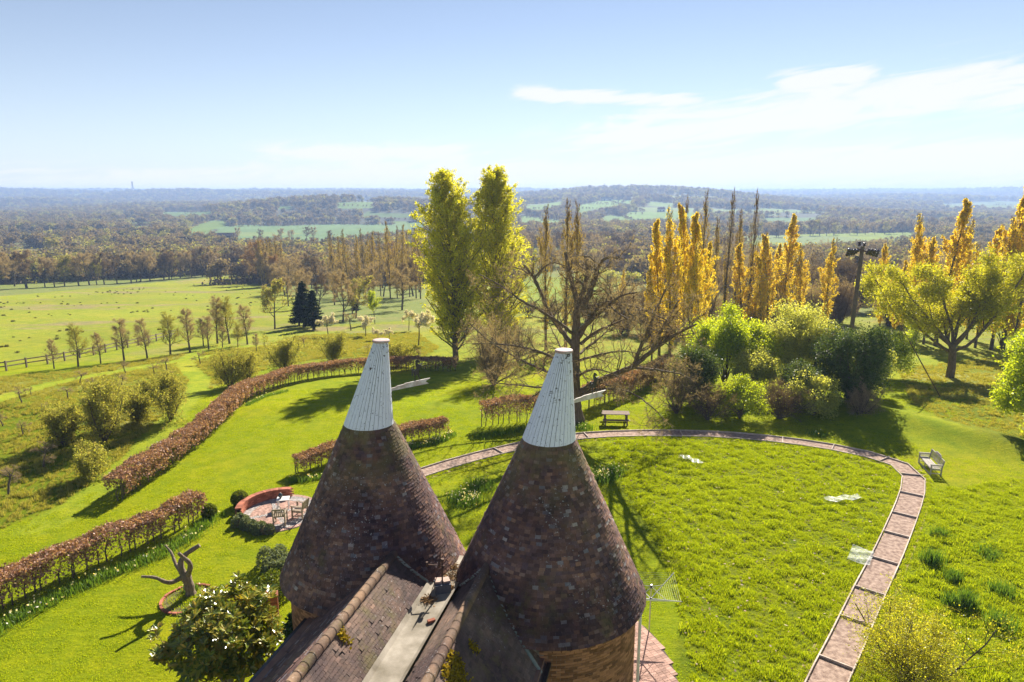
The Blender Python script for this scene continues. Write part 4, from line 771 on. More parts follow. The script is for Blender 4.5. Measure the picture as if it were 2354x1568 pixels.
def bulbbed(pts, w_, per, h, fl, label, seed):
    L = resample(np.array([G(*q)[:2] for q in pts]), .3); rng = np.random.default_rng(seed); mb = MB(); o0 = np.array((L[0][0], L[0][1], 0))
    for x, y in L:
        V, q, t3, tip = strap(rng, per, h, w_*.32, .024); V = V+np.array((x, y, float(H(x, y))))-o0; tip = tip+np.array((x, y, float(H(x, y))))-o0
        mb.add(V, q); mb.V.append(V); mb.F.append((t3+mb.n, 0)); mb.n += len(V); k = rng.random(per) < fl*rng.random()**2*2; leaf_mb(mb, tip[k]+(0, 0, .04), .08, rng, 1, .02, 1); leaf_mb(mb, tip[k]+(0, 0, .04), .08, rng, 1, .02, 1)
    mb.build('flower_bed', [M_daff, M_flow], None, label=label, cat='flower bed', group='bulb beds at the foot of hedges').location = o0
bulbbed([(-60, 1490), (0, 1445), (93, 1395), (185, 1350), (278, 1312), (370, 1275), (432, 1240), (488, 1190)], .8, 75, .34, .045, 'long bed of white and pink spring flowers in front of the lower left hedge', 1)
bulbbed([(668, 1108), (700, 1106), (745, 1098)], .5, 60, .3, .06, 'bed of white daffodils below the hedge by the patio', 2)
bulbbed([(930, 1032), (975, 1024), (1020, 1012), (1038, 1000)], .6, 70, .32, .09, 'bed of white and yellow daffodils below the hedge right of the left cone', 3)
bulbbed([(1100, 1005), (1140, 1000), (1190, 990), (1240, 982)], .9, 70, .36, .0, 'dark green bed of bulb leaves below the square-ended hedge', 4)
bulbbed([(570, 932), (610, 912), (660, 900)], .4, 40, .25, .03, 'narrow flower strip at the bend of the long hedge', 5)

# ---------------------------------------------------------------- materials of the buildings
def tile_mat(name, stops, lichen=.5, moss=.3):
    m = NT(name); i = m.island(); c = m.ramp(i, stops, 'LINEAR')
    g = m.n('ShaderNodeNewGeometry'); P = g.outputs['Position']
    big = m.noise(.55, 3, vec=P); c = m.mix(m.mrange(big, .38, .60, 0, .9), c, m.mix(1.0, c, (.38, .35, .45, 1), 'MULTIPLY'))
    mp_ = m.n('ShaderNodeMapping'); mp_.inputs['Scale'].default_value = (3.2, 3.2, .45); m.l(P, mp_.inputs[0]); stk = m.noise(1.0, 4, .6, vec=mp_.outputs[0]); c = m.mix(m.mrange(stk, .42, .66, 0, .6), c, m.mix(1.0, c, (1.55, 1.35, 1.2, 1), 'MULTIPLY')); fine = m.noise(22, 5, .7, vec=P); c = m.mix(m.mrange(fine, .35, .7, 0, .55), c, m.mix(1.0, c, (.45, .43, .42, 1), 'MULTIPLY'))
    spz = m.math('MULTIPLY', m.mrange(m.noise(15, 4, .65, vec=P), .62, .67), m.mrange(m.noise(.8, 4, .6, vec=P), .46, .62, 0, lichen))
    c = m.mix(spz, c, (.62, .62, .60, 1))
    ms = m.math('MULTIPLY', m.mrange(m.noise(2.2, 5, .7, vec=P), .48, .64), m.mrange(m.noise(.5, 2, vec=P), .48, .6, 0, moss))
    sx = m.n('ShaderNodeSeparateXYZ'); m.l(P, sx.inputs[0]); top = m.math('MULTIPLY', m.mrange(sx.outputs[2], 7.2, 9.0, 0, .6), m.mrange(m.noise(1.6, 4, vec=P), .4, .6))
    c = m.mix(m.math('MAXIMUM', ms, top), c, (.19, .17, .05, 1))
    m.bsdf(c, .85, .25, 0.0, fine, .7, .02); return m.m
M_tile = tile_mat('weathered_clay_tile', [(0, (.10, .062, .062)), (.25, (.21, .115, .082)), (.45, (.14, .09, .09)), (.62, (.28, .155, .105)), (.78, (.17, .11, .115)), (.92, (.38, .22, .14)), (.97, (.24, .23, .24)), (1, (.50, .43, .37))], .9, .35)
M_tile2 = tile_mat('brown_clay_tile', [(0, (.15, .11, .085)), (.3, (.20, .145, .11)), (.6, (.24, .17, .13)), (.85, (.18, .13, .105)), (1, (.30, .21, .16))], .7, .45)
M_ridge = tile_mat('ridge_tile_clay', [(0, (.24, .16, .10)), (.5, (.29, .20, .13)), (1, (.19, .13, .09))], .7, .6)
M_brick = simple('oast_brick', (.42, .20, .10), (.33, .16, .09), 9, .85, .2, isl=.55)
M_brickr = simple('red_brick', (.48, .17, .10), (.36, .13, .08), 9, .85, .2, isl=.4)
M_mortar = simple('lime_mortar', (.36, .31, .25), (.27, .22, .17), 12, .95, .1)
M_lead = simple('lead_sheet', (.46, .46, .45), (.33, .34, .33), 3, .6, .4)
M_conc = simple('pale_gutter_cement', (.42, .375, .31), (.19, .165, .12), 1.3, .85, .2, detail=9)
def white_paint():
    m = NT('flaking_white_paint'); g = m.n('ShaderNodeNewGeometry'); P = g.outputs['Position']
    n = m.noise(9, 5, .65, vec=P); big = m.noise(1.6, 2, vec=P)
    sz = m.n('ShaderNodeSeparateXYZ'); m.l(P, sz.inputs[0]); tp = m.mrange(sz.outputs[2], 11.0, 11.7, 0, .10)
    mask = m.math('MAXIMUM', m.math('MULTIPLY', m.mrange(n, .60, .65), m.mrange(big, .45, .62)), m.math('MAXIMUM', m.mrange(m.math('ADD', n, tp), .655, .68), m.mrange(m.noise(22, 2, .5, vec=P), .70, .73)))
    mp = m.n('ShaderNodeMapping'); mp.inputs['Scale'].default_value = (9, 9, 1.1); m.l(P, mp.inputs[0]); st = m.noise(1.6, 4, vec=mp.outputs[0])
    c = m.mix(m.mrange(st, .45, .75, 0, .5), (.84, .86, .92, 1), (.62, .63, .67, 1)); c = m.mix(mask, c, (.10, .09, .085, 1))
    m.bsdf(c, .6, .3, 0.0, n, .25, .01); return m.m
M_paint = white_paint()
M_vane = simple('vane_white_paint', (.74, .70, .66), (.50, .42, .36), 6, .6)
M_black = simple('black_iron', (.02, .02, .022), (.035, .03, .03), 8, .5, .5)
M_rust = simple('rusty_iron', (.16, .085, .05), (.07, .045, .035), 12, .8)
M_teak = simple('weathered_teak', (.42, .33, .24), (.30, .23, .17), 8, .8, isl=.2)
M_grey = simple('silvered_wood', (.50, .46, .41), (.36, .32, .28), 8, .8, isl=.2)
M_board = simple('path_edging_timber', (.66, .55, .46), (.46, .37, .30), 5, .85, isl=.25)
M_metal = simple('galvanised_metal', (.55, .56, .57), (.42, .43, .44), 6, .4, .5, .7, .1)
M_lidm = simple('dustbin_metal', (.48, .48, .46), (.34, .33, .31), 5, .5, .4, .3)
M_whitep = simple('white_plastic', (.78, .77, .74), (.68, .66, .62), 4, .5)
M_line = simple('clothes_line', (.55, .60, .36), (.48, .52, .30), 4, .5)
M_gravel = simple('path_gravel', (.46, .34, .27), (.22, .15, .12), 5.5, .95, .1, bstr=1.0, detail=12)
M_soil = simple('bed_soil', (.12, .08, .05), (.08, .055, .04), 8, .95, .1)
M_sett = simple('grey_setts', (.46, .43, .41), (.34, .31, .29), 8, .9, .2, isl=.35)
M_paver = simple('pink_pavers', (.52, .33, .26), (.40, .25, .20), 8, .9, .2, isl=.35)
M_wall = simple('brick_field', (.33, .19, .12), (.24, .13, .09), 4, .9)
M_moss = leaf('roof_moss', [(.30, .24, .02), (.42, .30, .03), (.20, .17, .03)], .2, gloss=0)

# ---------------------------------------------------------------- oast house
oast = empty('oast_house', (-1.7, 19, 0), label='brick oast house with two tall conical tiled roofs and two gabled roofs in front', cat='oast house')
OX = Vector((-1.7, 19, 0))
def oast_child(name, me, parent=None, **k):
    o = link(name, me, oast if parent is None else parent, **k); return o
U = np.array((-.236, -.972, 0)); U /= np.linalg.norm(U); N = np.array((-U[1], U[0], 0))   # along the ridges, and to the right of them
OFF = -np.array(OX)
ROUND = [dict(c=(-4.30, 19.6), name='left'), dict(c=(1.05, 18.3), name='right')]
RE, ZE, RT, ZT = 2.86, 4.5, .69, 9.27
RIDGE = [-7.43, -4.68]; RZ = 6.05; PT = math.tan(R(48))
GUT = (-6.44, -5.76)
def roofz(s):
    return max(RZ-abs(s-RIDGE[0])*PT, RZ-abs(s-RIDGE[1])*PT)
tile_jobs = []   # (distance, matrix, material, parent key)
def frame(o, x, y, z):
    M = np.eye(4); M[:3, 0] = x; M[:3, 1] = y; M[:3, 2] = z; M[:3, 3] = o; return M
rs = np.random.default_rng(5)
TB = np.array([(-.5, 0, 0), (.5, 0, 0), (.5, 1, 0), (-.5, 1, 0), (-.5, 0, 1), (.5, 0, 1), (.5, 1, 1), (-.5, 1, 1)], float)
def add_tile(key, base, tx, up, nn, w, ln, mat, jit=1.0):
    a = rs.normal()*.02*jit; tx2 = tx*math.cos(a)+up*math.sin(a); up2 = up*math.cos(a)-tx*math.sin(a)
    lift = .022+rs.uniform(0, .012)*jit+.006*(1-jit)+(.02 if rs.random() < .02 else 0)
    y = up2*ln-nn*(lift-.004); y = y/np.linalg.norm(y)*ln
    z = np.cross(tx2, y/ln); M = frame(base+nn*lift+up*rs.normal()*.006, tx2*w, y, z*.015)
    tile_jobs.append((np.linalg.norm(base-np.array((0, 0, CAMZ))), M, mat, key, nn))
RM_W = simple('roundel_wall_pink', (.36, .22, .17), (.27, .17, .14), 3, .9)
roofs = {}
for q, rd in enumerate(ROUND):
    cx, cy = rd['c']; c3 = np.array((cx, cy, 0))
    mb = MB(); mb.lathe([(RE-.06, ZE-.02), (RT-.02, ZT), (RT-.25, ZT+.02)], (cx, cy, 0), 64)
    mb.lathe([(RE-.06, ZE-.02), (RE-.34, ZE-.10)], (cx, cy, 0), 64)
    key = f'cone{q}'; ro = mb.build('conical_roof', M_mortar, smooth=True); ro.data.transform(Matrix.Translation(OFF)); ro.parent = oast; roofs[key] = ro
    sl = math.hypot(ZT-ZE, RE-RT); un = ((RT-RE)/sl, (ZT-ZE)/sl); nc = int(sl/.092)
    for j in range(nc):
        s_ = j*.092; r = RE+un[0]*s_; z = ZE+un[1]*s_; n = max(12, round(2*math.pi*r/.158)); ph = rs.uniform(0, 1)
        for i in range(n):
            a = (i+ph+.5*(j % 2))*2*math.pi/n; ra = np.array((math.cos(a), math.sin(a), 0)); ta = np.array((-math.sin(a), math.cos(a), 0))
            up = ra*un[0]+np.array((0, 0, un[1])); nn = ra*un[1]-np.array((0, 0, un[0])); p = c3+ra*r+np.array((0, 0, z))
            sN = p@N; uu = p@U
            if z < 6 and roofz(sN) > z+.12 and ra@U > .3 and RIDGE[0]-1.9 < sN < RIDGE[1]+1.8: continue
            if min((p[0]-ROUND[1-q]['c'][0])**2+(p[1]-ROUND[1-q]['c'][1])**2, 99) < (RE-(z-ZE)*.455-.15)**2: continue
            w = 2*math.pi*r/n-.006
            add_tile(key, p, ta, up, nn, w, .165, M_tile)
    # wall of bricks round the drum
    mb = MB(); mb.lathe([(2.60, 0), (2.60, ZE-.02)], (cx, cy, 0), 64); wo_ = mb.build('roundel_wall', M_mortar, smooth=True); wo_.data.transform(Matrix.Translation(OFF)); wo_.parent = oast; roofs['wall%d' % q] = wo_
brick_jobs = []
for q, rd in enumerate(ROUND):
    cx, cy = rd['c']
    for j in range(58):
        n = 72; z = .04+j*.075; ph = .5*(j % 2)
        for i in range(n):
            a = (i+ph)*2*math.pi/n; ra = np.array((math.cos(a), math.sin(a), 0)); ta = np.array((-math.sin(a), math.cos(a), 0))
            if ra[1] > .45: continue
            r = 2.60 if z < 4.2 else 2.60+.03*((j-55)//1+1 if j >= 55 else 0)
            p = np.array((cx, cy, z))+ra*(r-.05+rs.uniform(0, .005)); sN = p@N
            d = np.linalg.norm(p-np.array((0, 0, CAMZ))); vis = (p+ra*.1-np.array((0, 0, CAMZ)))@ra < 0
            hid = RIDGE[0]-2.0 < sN < RIDGE[1]+1.7 and ra@U > .2
            if hid or not vis: continue
            brick_jobs.append((d, frame(p, ta*.216, np.array((0, 0, .064)), ra*.065), M_brick, 'wall%d' % q, ra))
# gabled roofs
L0, L1 = 0, 13.5
def slope(key, rs_, side, run):
    """side +1 falls to the right; tiles laid from the eave up"""
    dn = N*side/math.hypot(1, PT); dn = dn+np.array((0, 0, -PT/math.hypot(1, PT))); nn = np.cross(dn, U)*side; nn = nn if nn[2] > 0 else -nn
    ln = run*math.hypot(1, PT); start = -16.2
    O = N*rs_+np.array((0, 0, RZ-.12))
    # underlay sheet
    mb = MB(); a = O-U*0; V = []
    for uu in (17.6, 3.0):
        for t in (0, ln): V.append(O-U*uu+dn*t-nn*.02)
    mb.add(V, [(0, 1, 3, 2)]); sh = mb.build('gable_roof_slope', M_mortar); sh.data.transform(Matrix.Translation(OFF)); sh.parent = oast; roofs[key] = sh
    nc = int(ln/.1)
    for j in range(nc+1):
        t = ln-j*.1; n = int(14.6/.172)
        for i in range(n):
            uu = 17.6-(i+.5*(j % 2))*.172+rs.normal()*.004; p = O-U*uu+dn*t
            # leave out what would lie inside the conical roofs
            bad = False
            for rd in ROUND:
                dd = math.hypot(p[0]-rd['c'][0], p[1]-rd['c'][1])
                if dd < RE-(p[2]-ZE)*.455-.3 and p[2] > 4.2: bad = True
            if bad or uu < 8.5: continue
            if rs.random() < .004: continue
            add_tile(key, p, -U*side, -dn, nn, .171, .165, M_tile2 if side > 0 or key == 'RL' else M_tile, .12)
PT0 = PT; PT = math.tan(R(41)); slope('LL', RIDGE[0], -1, 2.45); PT = PT0; slope('LR', RIDGE[0], 1, .96); slope('RL', RIDGE[1], -1, .99); slope('RR', RIDGE[1], 1, 1.86)
# the 300 tiles nearest the camera that face it are objects, the others one mesh of loose tiles per roof
def box_unit(name, mat):
    mb = MB(); mb.add(TB, BOXF); return mb.mesh(name, mat)
def distribute(jobs, pname, joined, cap, keep=lambda j: True):
    cand = [i for i, j in enumerate(jobs) if keep(j)]; cand.sort(key=lambda i: jobs[i][0]); sel = set(cand[:cap]); ums = {}; mbs = {}
    for i, (d, M, mat, key, nn) in enumerate(jobs):
        if i in sel:
            if mat.name not in ums: ums[mat.name] = box_unit(pname, mat)
            o = bpy.data.objects.new(pname, ums[mat.name]); col.objects.link(o); o.parent = roofs[key]; MM = M.copy(); MM[:3, 3] += OFF; o.matrix_local = Matrix(MM.tolist())
        else:
            if key not in mbs: mbs[key] = (MB(), mat, [])
            mbs[key][2].append(TB@M[:3, :3].T+M[:3, 3]+OFF)
    for key, (mb, mat, VV) in mbs.items():
        V = np.concatenate(VV); F = (np.arange(len(VV))[:, None, None]*8+np.array(BOXF)[None]).reshape(-1, 4); mb.add(V, F)
        mb.build(joined, mat, roofs[key], kind='stuff')
def inview(j):
    p = j[1][:3, 3]; x, y = proj(*p); v = np.array((0, 0, CAMZ))-p; v = v/np.linalg.norm(v)
    if j[3] == 'cone1' and p[2] < 6.4 and (p@N) < -2.8 : return False
    return 0 < x < 2354 and y < 1560 and v@j[4] > .35
distribute(tile_jobs, 'tile', 'tiling', 300, inview)
distribute(brick_jobs, 'brick', 'brickwork', 300, inview)
print('tiles', len(tile_jobs), 'bricks', len(brick_jobs))
# ridge tiles
th = np.linspace(-.2, math.pi+.2, 9)
for s_ in RIDGE:
    for i in range(29):
        uu = 17.75-i*.31; p = N*s_-U*uu
        d = min(math.hypot(p[0]-rd['c'][0], p[1]-rd['c'][1]) for rd in ROUND)
        if d < 1.9 or uu < 9: continue
        mb = MB(); pr = []
        for k, (uo, rr) in enumerate(((0, .118), (.29, .123), (.325, .127))):
            pr.append([p+U*uo+N*math.cos(t)*rr+np.array((0, 0, RZ-.10+math.sin(t)*rr*1.15+rs.uniform(0, .002))) for t in th])
        V = np.array(pr).reshape(-1, 3); n = len(th)
        mb.add(V, [(a*n+b, a*n+b+1, a*n+n+b+1, a*n+n+b) for a in range(2) for b in range(n-1)])
        o = mb.build('ridge_tile', M_ridge, None, smooth=True); o.data.transform(Matrix.Translation(OFF)); o.parent = oast
# mortar bedding, valley gutter, flashings, walls below
def loc(mb, name, mats, parent=None, **k):
    o = mb.build(name, mats, None, **k); o.data.transform(Matrix.Translation(OFF)); o.parent = oast; return o
mb = MB(); zg = 4.98
mb.add([N*GUT[0]-U*18.4+(0, 0, zg), N*GUT[1]-U*18.4+(0, 0, zg), N*GUT[1]-U*3+(0, 0, zg), N*GUT[0]-U*3+(0, 0, zg)], [(0, 3, 2, 1)])
for a, b in ((GUT[0], -.10), (GUT[1], .12)):
    mb.add([N*a-U*18.4+(0, 0, zg), N*(a+b)-U*18.4+(0, 0, zg+.1), N*(a+b)-U*3+(0, 0, zg+.1), N*a-U*3+(0, 0, zg)], [(0, 1, 2, 3)])
loc(mb, 'valley_gutter', M_conc)
mb = MB()   # fillets where the gabled slopes meet the cones
for q, (rid, side, run) in enumerate(((0, -1, 1.9), (0, 1, .95), (1, -1, .95), (1, 1, 1.8))):
    rd = ROUND[rid]; P = []
    for t in np.linspace(0, run, 12):
        s_ = RIDGE[rid]+side*t; z = RZ-t*PT-.05; rr = RE-(z-ZE)*.455
        uc = np.array((*rd['c'], 0))@U; scn = np.array((*rd['c'], 0))@N
        k = rr*rr-(s_-scn)**2
        if k > 0: P.append(N*s_+U*(uc+math.sqrt(k)-.02)+(0, 0, z))
    if len(P) > 2: mb.tube(P, .06, 6)
# fillet between the cones and the parapet behind the gutter
loc(mb, 'mortar_flashing', simple('mossy_mortar', (.16, .20, .17), (.30, .31, .28), 5, .9), smooth=True)
mb = MB()
for s_, w in ((RIDGE[1]+1.70, .2), (RIDGE[0]-2.25, .2)):
    mb.box(N*s_-U*9.5+np.array((0, 0, 2.05)), (w, 13.5, 4.1), math.atan2(U[0], -U[1]) if False else math.atan2(-U[0], U[1])+math.pi)
loc(mb, 'stowage_wall', M_wall)
mb = MB()
for s_ in (RIDGE[1]+1.93, RIDGE[0]-2.5): mb.beam(N*s_-U*16.2+(0, 0, 3.93), N*s_-U*3+(0, 0, 3.93), .10, .10)
loc(mb, 'eaves_gutter', M_black)
# moss cushions on the right-hand ridge and gutter
mb = MB(); r_ = np.random.default_rng(3)
for (s_, uu, k, w) in ((RIDGE[1]+.28, 12.75, 420, .11), (RIDGE[1]+.5, 12.5, 260, .09), (RIDGE[0]+.2, 12.9, 200, .07), (RIDGE[1]+.45, 13.6, 120, .06), (RIDGE[1]+.3, 12.35, 300, .10)):
    P = N*s_-U*uu+np.array((0, 0, roofz(s_)-.02)); Q = P+r_.normal(size=(k, 3))*np.array((w, w, .03)); Q[:, 2] = np.array([roofz(v) for v in Q@N])-.05+r_.random(k)*.06
    leaf_mb(mb, Q, .05, r_, 0, .01)
loc(mb, 'moss', M_moss, kind='stuff')
# white plastic downpipe and dish on the right-hand drum
mb = MB(); a = R(-3); P0 = np.array((1.05+2.78*math.cos(a), 18.3+2.78*math.sin(a), 0)); mb.tube([P0+(0, 0, .05), P0+(0, 0, 4.3)], .045, 10)
loc(mb, 'downpipe', M_whitep, smooth=True)
mb = MB(); a = R(-38); C0 = np.array((1.05+2.95*math.cos(a), 18.3+2.95*math.sin(a), 2.3)); ra = np.array((math.cos(a-.2), math.sin(a-.2), .25)); ra /= np.linalg.norm(ra); t1 = unit(np.cross(ra, (0, 0, 1))); t2 = np.cross(ra, t1)
V = []; F = []
for i in range(6):
    rr = .32*i/5+.001; dz = .25*rr*rr*3
    for k in range(18): tt = k*2*math.pi/18; V.append(C0+t1*rr*math.cos(tt)+t2*rr*math.sin(tt)+ra*dz)
for i in range(5):
    for k in range(18): F.append((i*18+k, i*18+(k+1) % 18, (i+1)*18+(k+1) % 18, (i+1)*18+k))
mb.add(V, F); mb.tube([C0, C0-ra*.25-np.array((0, 0, .1)), C0-ra*.38], .02, 6); mb.tube([C0+t2*.3, C0+ra*.3], .01, 5); loc(mb, 'wall_dish', simple('dark_dish', (.10, .12, .15), (.07, .08, .1), 4, .5))

# cowls: white boarded, leaning away from their open side, each with a painted vane arm and a rearing horse
HORSE = [(1085,880),(1108,880),(1100,790),(1102,720),(1120,680),(1165,665),(1185,690),(1215,740),(1240,800),(1275,860),(1300,850),(1262,770),(1238,700),(1232,640),(1240,580),(1270,520),(1300,460),(1335,425),(1385,440),(1405,480),(1410,560),(1420,560),(1418,470),(1400,420),(1350,400),(1300,385),(1385,365),(1385,345),(1300,358),(1250,350),(1215,325),(1200,290),(1240,300),(1275,300),(1290,280),(1250,235),(1210,200),(1180,190),(1160,215),(1140,240),(1130,300),(1130,370),(1155,420),(1160,470),(1130,505),(1080,535),(1040,545),(1030,490),(1015,460),(985,462),(975,490),(985,600),(990,690),(1005,680),(1015,640),(1035,570),(1050,590),(1062,650),(1080,690),(1085,760)]
def cowl(cx, cy, label, v, hl):
    e = empty('cowl', (cx, cy, ZT), label=label, cat='cowl', group='white cowls on the oast roofs')
    v = np.array((*v, 0)); v /= np.linalg.norm(v); w = np.array((-v[1], v[0], 0)); r0, r1, h, sh = .735, .205, 2.42, .50
    def ring(t, rr=None): return v*sh*t+np.array((0, 0, h*t-.04)), r0+(r1-r0)*t
    nb = 26; vis = 0
    for i in range(nb):
        a0 = R(48)+(2*math.pi-R(96))*i/nb; a1 = R(48)+(2*math.pi-R(96))*(i+1)/nb-.0; mb = MB(); V = []
        for t in (0, 1):
            c, r = ring(t); g = .006/r
            for a in (a0+g, a1-g):
                for dr in (0, .018+.004*(i % 2)): V.append(c+(v*math.cos(a)+w*math.sin(a))*(r+dr))
        mb.add(V, [(0, 1, 3, 2), (4, 6, 7, 5), (1, 5, 7, 3), (0, 2, 6, 4), (0, 4, 5, 1), (2, 3, 7, 6)]); mb.build('board', M_paint, e)
    mb = MB()   # inner shell coloured dark, painting the shade inside and in the board gaps
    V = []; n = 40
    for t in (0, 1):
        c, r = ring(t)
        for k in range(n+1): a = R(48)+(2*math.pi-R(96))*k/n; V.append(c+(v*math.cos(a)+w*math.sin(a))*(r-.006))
    mb.add(V, [(k, k+1, n+2+k, n+1+k) for k in range(n)]); mb.build('shade_shell', simple('shade_shell', (.10, .09, .08)), e)
    c, r = ring(1); mb = MB(); mb.lathe([(.001, 0), (r+.045, 0), (r+.05, .015), (r+.05, .05), (r+.035, .065), (r-.02, .075), (.001, .08)], tuple(c), 32)
    o = mb.build('cap', [simple('cap_red', (.42, .25, .22), (.5, .45, .42), 7)], e, smooth=False)
    mb = MB(); mb.lathe([(r0-.03, -.12), (r0+.0, -.10), (r0+.0, -.03), (r0-.05, -.03)], (0, 0, 0), 40); mb.build('base_ring', M_lead, e, smooth=True)
    # vane arm through the open side, swallow tailed
    zb = .86; out = [(.55, -.045), (.75, -.05), (.95, -.055), (2.12, -.055), (2.0, .035), (2.18, .115), (1.75, .11), (1.3, .10), (1.2, .075), (1.0, .065), (.92, .035), (.78, .03), (.55, .03)]
    out = out[::-1]; mb = MB(); mb.prism(out, (0, 0, zb), v, np.array((0, 0, 1)), .035); mb.beam(v*.45+(0, 0, zb-.38), v*.8+(0, 0, zb-.05), .03, .03); mb.build('vane_arm', M_vane, e)
    k = hl/690.; pts = [((x-1190)*k, (880-y)*k) for x, y in HORSE]
    A = sum(pts[i][0]*pts[(i+1) % len(pts)][1]-pts[(i+1) % len(pts)][0]*pts[i][1] for i in range(len(pts)))
    mb = MB(); mb.prism(pts if A > 0 else pts[::-1], v*1.72+np.array((0, 0, zb+.10)), v, np.array((0, 0, 1)), .03); mb.build('horse_figure', M_black, e)
    return e
cowl(-4.30, 19.6, 'white boarded cowl with horse vane on the left conical roof', (.78, .63), .68)
cowl(1.05, 18.3, 'white boarded cowl with black specks and horse vane on the right conical roof', (.80, .60), .62)

# iron weather instrument on its box in the valley gutter
g0 = N*-6.02-U*16.45; g0[2] = zg
e = empty('rusty_instrument', tuple(g0), label='small rusty iron weather instrument on a weighted box in the roof gutter', cat='instrument')
mb = MB(); mb.box((0, 0, .13), (.44, .34, .26), .25); mb.build('box', simple('lead_box', (.12, .13, .16), (.08, .09, .12), 6), e)
for dx, dy in ((-.11, .02), (.10, .05)): mb = MB(); mb.box((dx, dy, .295), (.19, .24, .07), .25+dx); mb.build('ballast_block', simple('pink_block', (.50, .36, .30), (.4, .28, .22), 8), e)
mb = MB(); mb.tube([(0, 0, .2), (0, .02, .95)], .022, 8); mb.build('post', M_rust, e)
mb = MB(); mb.tube([(-.42, .02, .80), (.10, .02, .74)], .018, 6); mb.tube([(-.42, .02, .74), (-.42, .02, .88)], .035, 8); mb.tube([(0, 0, .9), (0.02, 0, .99)], .05, 8); mb.build('cross_arm', M_rust, e)
mb = MB(); mb.prism([(-.14, .0), (-.04, -.02), (-.02, .55)], (0, .02, .72), (1, 0, 0), (0, 0, 1), .015); mb.build('blade', M_rust, e)
mb = MB(); mb.tube([(-.1, 0, .6), (-.3, -.35, .1), (-.36, -.5, .02)], .012, 5); mb.tube([(.15, .1, .3), (.4, .3, .1), (.5, .5, .03)], .012, 5); mb.build('stay', M_rust, e)
b = MB(); p = N*-5.82-U*15.0; b.box((0, 0, .04), (.2, .1, .07), .5); o = b.build('loose_brick', M_brickr, label='single loose brick lying in the pale roof gutter', cat='brick'); o.location = (p[0], p[1], zg+.002)
mb = MB(); r_ = np.random.default_rng(9)
for (s_, uu, k, w) in ((-6.25, 15.9, 260, .1), (-5.95, 17.2, 300, .16), (-5.8, 16.6, 120, .08), (-6.1, 17.7, 160, .08)):
    P = N*s_-U*uu; leaf_mb(mb, np.array((P[0], P[1], zg+.03))+r_.normal(size=(k, 3))*(w, w, .012), .05, r_, 0, .01, upn=.5)
mb.build('leaf_litter', leaf('dead_leaves', [(.20, .14, .08), (.33, .20, .10), (.10, .07, .05)], .1, gloss=0), kind='stuff')

# ---------------------------------------------------------------- scattering helper for masses nobody could count
def scatter(name, pts, rotz, scale, protos, parent=None, **k):
    me = bpy.data.meshes.new(name); P = np.asarray(pts, np.float32); me.vertices.add(len(P)); me.vertices.foreach_set('co', P.ravel())
    for nm, arr, ty in (('rz', rotz, 'FLOAT'), ('sc', scale, 'FLOAT')):
        a = me.attributes.new(nm, ty, 'POINT'); a.data.foreach_set('value', np.asarray(arr, np.float32))
    a = me.attributes.new('ix', 'INT', 'POINT'); a.data.foreach_set('value', np.random.default_rng(1).integers(0, len(protos), len(P)).astype(np.int32))
    c = bpy.data.collections.new(name+'_kinds')
    for pm in protos: c.objects.link(bpy.data.objects.new(pm.name, pm))
    ng = bpy.data.node_groups.new(name, 'GeometryNodeTree'); ng.interface.new_socket('Geometry', in_out='INPUT', socket_type='NodeSocketGeometry'); ng.interface.new_socket('Geometry', in_out='OUTPUT', socket_type='NodeSocketGeometry')
    nn = ng.nodes.new; gi = nn('NodeGroupInput'); go = nn('NodeGroupOutput'); ip = nn('GeometryNodeInstanceOnPoints'); ci = nn('GeometryNodeCollectionInfo'); ci.inputs['Collection'].default_value = c; ci.inputs['Separate Children'].default_value = True; ci.inputs['Reset Children'].default_value = True
    def na(n_, t): a = nn('GeometryNodeInputNamedAttribute'); a.data_type = t; a.inputs[0].default_value = n_; return a.outputs[0]
    cx = nn('ShaderNodeCombineXYZ'); L = ng.links.new; L(na('rz', 'FLOAT'), cx.inputs[2]); L(gi.outputs[0], ip.inputs['Points']); L(ci.outputs[0], ip.inputs['Instance']); ip.inputs['Pick Instance'].default_value = True
    L(na('ix', 'INT'), ip.inputs['Instance Index']); L(cx.outputs[0], ip.inputs['Rotation']); L(na('sc', 'FLOAT'), ip.inputs['Scale']); L(ip.outputs[0], go.inputs[0])
    o = link(name, me, parent, kind='stuff', **k); m = o.modifiers.new('scatter', 'NODES'); m.node_group = ng; return o
SC = np.random.default_rng(2)
def tuft(seed, n, h, spread, mat, w_=.012):
    rng = np.random.default_rng(seed); V, q, t3, tip = strap(rng, n, h, spread, w_); mb = MB(); mb.add(V, q); mb.V.append(V); mb.F.append((t3+mb.n, 0)); mb.n += len(V); return mb.mesh('tuft', mat)
def fill(P, n, thr=None, seed=5, nf=.5):
    lo, hi = P.min(0), P.max(0); q = lo+SC.random((n, 2))*(hi-lo); q = q[inpoly(P, q[:, 0], q[:, 1])]
    if thr is not None: q = q[vnoise(q[:, 0]*nf, q[:, 1]*nf, seed)+.25*SC.random(len(q)) > thr]
    return q
def place3(q): return np.concatenate([q, H(q[:, 0], q[:, 1])[:, None]], 1)
TG = [tuft(i, 50, .145, .085, M_grassl, .015) for i in range(4)]; TD = [tuft(10+i, 50, .24, .12, M_dry, .02) for i in range(4)]; TL = [tuft(20+i, 30, .045, .10, M_grassl, .014) for i in range(3)]
pathc = smoothline(np.array([G(*v)[:2] for v in [(905, 1110), (960, 1092), (1040, 1066), (1110, 1047), (1190, 1028), (1260, 1012), (1330, 1004), (1430, 998), (1520, 997), (1600, 998), (1700, 1003), (1800, 1013), (1900, 1027), (1990, 1045), (2055, 1062), (2090, 1085), (2104, 1106), (2090, 1158), (2070, 1207), (2047, 1262), (2020, 1318), (1998, 1360), (1945, 1480), (1900, 1568), (1850, 1690)]]), .5, 2)
